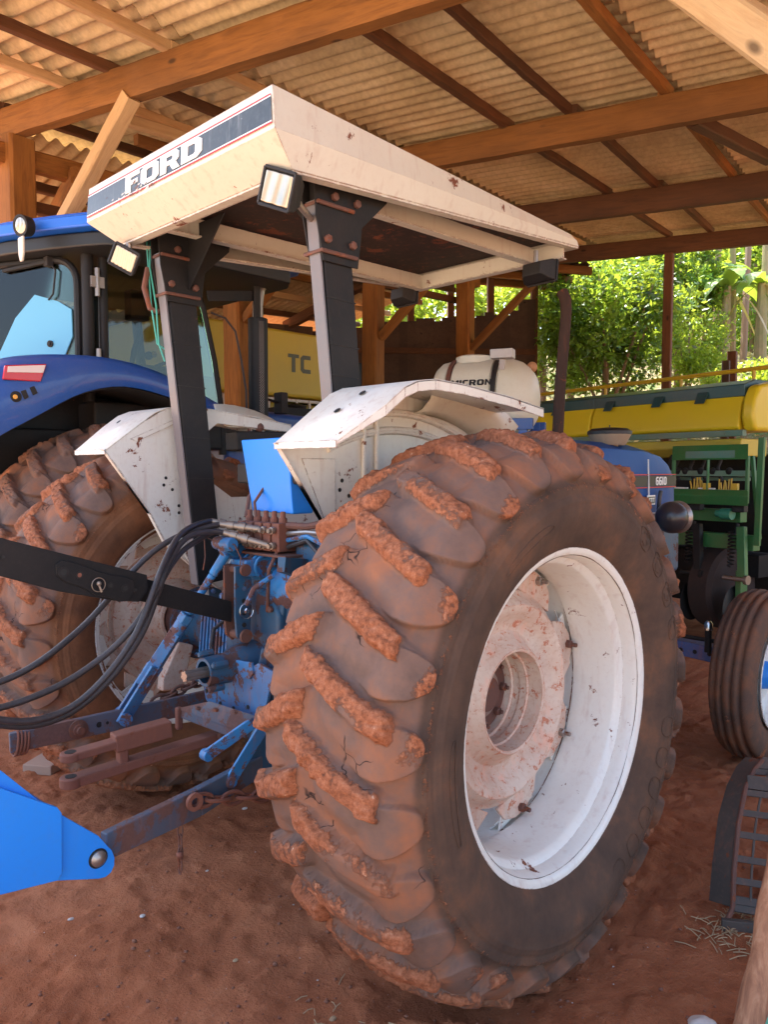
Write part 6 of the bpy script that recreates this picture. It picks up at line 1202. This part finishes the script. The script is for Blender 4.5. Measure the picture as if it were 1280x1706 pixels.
tree('shrub', 'loose yellow-green shrub on the bank right of the thin post', 'shrub', 1150, 565, 16.2, (.75, .75, .85), 5000, .09, M_leafy, .03, 26)
tree('shrub', 'low leafy shrub on the bank above the right half of the planter', 'shrub', 1245, 628, 15.0, (.8, .8, .22), 2500, .08, M_leafy, .02, 20)
tree('shrub', 'dark low shrub between the exhaust pipe and the board wall', 'shrub', 905, 560, 15.5, (.35, .35, .8), 1800, .10, M_leaf, .02, 14)
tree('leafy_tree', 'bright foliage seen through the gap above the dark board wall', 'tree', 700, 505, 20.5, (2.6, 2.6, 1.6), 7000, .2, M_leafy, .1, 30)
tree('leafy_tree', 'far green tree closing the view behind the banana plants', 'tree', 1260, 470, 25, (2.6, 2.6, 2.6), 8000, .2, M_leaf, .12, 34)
# a banana plant: sheathed stem and long ribbed blades
def banana(px, py_base, dist, hgt, nl, label, name='banana_plant', lean=0, ll=1.25):
    c = UD(px, py_base, dist); g = hz(c.x, c.y); t = thing(name, label, 'banana plant', (c.x, c.y, g), 'banana plants on the bank'); org = np.array(ORG[t.name])
    m = MB(); tp = V((c.x+lean, c.y, g+hgt)); m.tube([V((c.x, c.y, g-.2)), V((c.x+lean*.4, c.y, g+hgt*.5)), tp], [.13, .11, .07], 10); m.build('stem', M_bant, t)
    for k in range(nl):
        a = 6.28*k/nl+random.uniform(-.4, .4); dry = k % 4 == 3; l_ = ll*random.uniform(.7, 1.15); rise = random.uniform(.5, 1.3) if not dry else -.2; w_ = .17*random.uniform(.8, 1.2)
        vs = []; n = 14
        for i in range(n+1):
            q = i/n; r_ = l_*q*(1-.15*q); z = tp.z-.1+l_*(rise*q-1.25*q*q*(.75 if not dry else .9)); cen = np.array([tp.x+math.cos(a)*r_, tp.y+math.sin(a)*r_, z]); wv = w_*math.sin(math.pi*min(1, q*1.02+.04))**.6*(1 if not dry else .5); sd = np.array([-math.sin(a), math.cos(a), 0]); rag = random.uniform(.85, 1.1)
            vs += [cen-sd*wv*rag+[0, 0, -.12*wv], cen, cen+sd*wv*rag+[0, 0, -.12*wv]]
        fs = [(i*3+j, i*3+j+1, i*3+j+4, i*3+j+3) for i in range(n) for j in range(2)]
        o = link('leaf', npmesh('leaf', np.array(vs)-org, np.array(fs), M_dryl if dry else M_ban, attrs={'tint': np.full(len(vs), random.uniform(.3, .9))})); o.parent = t
banana(1268, 560, 17.2, 2.3, 9, 'banana plant at the right edge with broad green blades and tan stem')
banana(1205, 545, 17.0, 2.6, 9, 'banana plant with leaning tan stem between the thin post and the right edge', lean=.2)
banana(1178, 540, 18.0, 2.4, 8, 'farther banana plant just right of the thin post, half hidden by leaves')
banana(1300, 560, 22, 2.6, 8, 'banana plant mostly cut off by the right edge of the view', lean=-.1)
banana(655, 600, 19, 2.9, 9, 'banana plant whose blades show through the gap left of the white tank')
banana(800, 600, 19.5, 2.4, 9, 'banana plant showing above the board wall behind the white tank')
for i, (px, d_, h_, ln) in enumerate(((1192, 19.0, 3.2, .05), (1222, 17.8, 3.0, -.06), (1240, 19.4, 3.4, .10), (1272, 17.6, 3.0, .02), (905, 17.5, 3.2, .03), (897, 18.2, 3.4, -.04))):
    c = UD(px, 560, d_); g = hz(c.x, c.y); m = MB(); m.tube([V((c.x, c.y, g-.2)), V((c.x+ln, c.y, g+h_*.5)), V((c.x+ln*2.2, c.y, g+h_))], [.085, .075, .06], 8)
    o = m.build('bare_trunk', M_bant if i % 2 else M_bark); tag(o, ['slim pale trunk just right of the thin post', 'pale trunk left of the banana plant at the right edge', 'tilting slim trunk among the banana plants on the right', 'pale trunk nearest the right edge of the view', 'pale trunk right beside the end of the dark board wall', 'thin trunk touching the end of the dark board wall'][i], 'tree trunk', 'bare trunks on the bank')
# far belt of forest that reads as one mass
vs_, fs_l, tn_ = [], [], []; off = 0
for k in range(24):
    px = rng.uniform(480, 1420); d_ = rng.uniform(26, 38); c = np.array(UD(px, rng.uniform(395, 560), d_)); a, b_, t_ = leaves(c, (2.6, 2.6, 2.2), 1000, .34, 16, .2)
    vs_.append(a); fs_l.append(b_+off); tn_.append(t_); off += len(a)
o = link('far_woodland', npmesh('far_woodland', np.concatenate(vs_), np.concatenate(fs_l), M_leafy, smooth=False, attrs={'tint': np.concatenate(tn_)})); tag(o, 'sunlit woodland far behind the trees on the bank', 'woodland', kind='stuff')
# fallen leaves and undergrowth on the bank
n = 9000; f_ = rng.uniform(13, 24, n); a_ = rng.uniform(-16, 12, n); x = CX.x+f_*B1.x+a_*B2.x; y = CX.y+f_*B1.y+a_*B2.y; z = hillz(np.stack([x, y, x*0], -1), f_)+rng.uniform(0, .12, n)
d = rng.normal(size=(n, 3)); d[:, 2] *= .5; d /= np.linalg.norm(d, axis=1)[:, None]; s_ = np.cross(d, rng.normal(size=(n, 3))); s_ /= np.linalg.norm(s_, axis=1)[:, None]; p = np.stack([x, y, z], -1); L_ = rng.uniform(.05, .16, (n, 1))
me = npmesh('leaf_litter', np.stack([p, p+d*L_*.5+s_*L_*.25, p+d*L_, p+d*L_*.5-s_*L_*.25], 1).reshape(-1, 3), np.arange(n*4).reshape(-1, 4), M_dryl, smooth=False, attrs={'tint': np.repeat(rng.random(n), 4)}); tag(link('leaf_litter', me), 'fallen dry leaves and stalks on the bank', 'leaf litter', kind='stuff')
# two sawn stumps of posts behind the planter
for i, (x0, x1, yt, d_) in enumerate(((1204, 1217, 601, 13.0), (1214, 1230, 586, 13.3))):
    a = UD((x0+x1)/2, yt, d_); w_ = (x1-x0)/1278*d_*.8; g = G; 
    woodbeam('timber_stake', (a.x, a.y, g), (a.x, a.y, a.z), w_, w_, M_plank if i == 0 else M_woodd, None, up=B1)
    o = bpy.data.objects['timber_stake' if i == 0 else 'timber_stake.001']; tag(o, ['shorter brown timber stake behind the planter rail', 'taller brown timber stake behind the planter rail'][i], 'stake', 'timber stakes behind the planter')
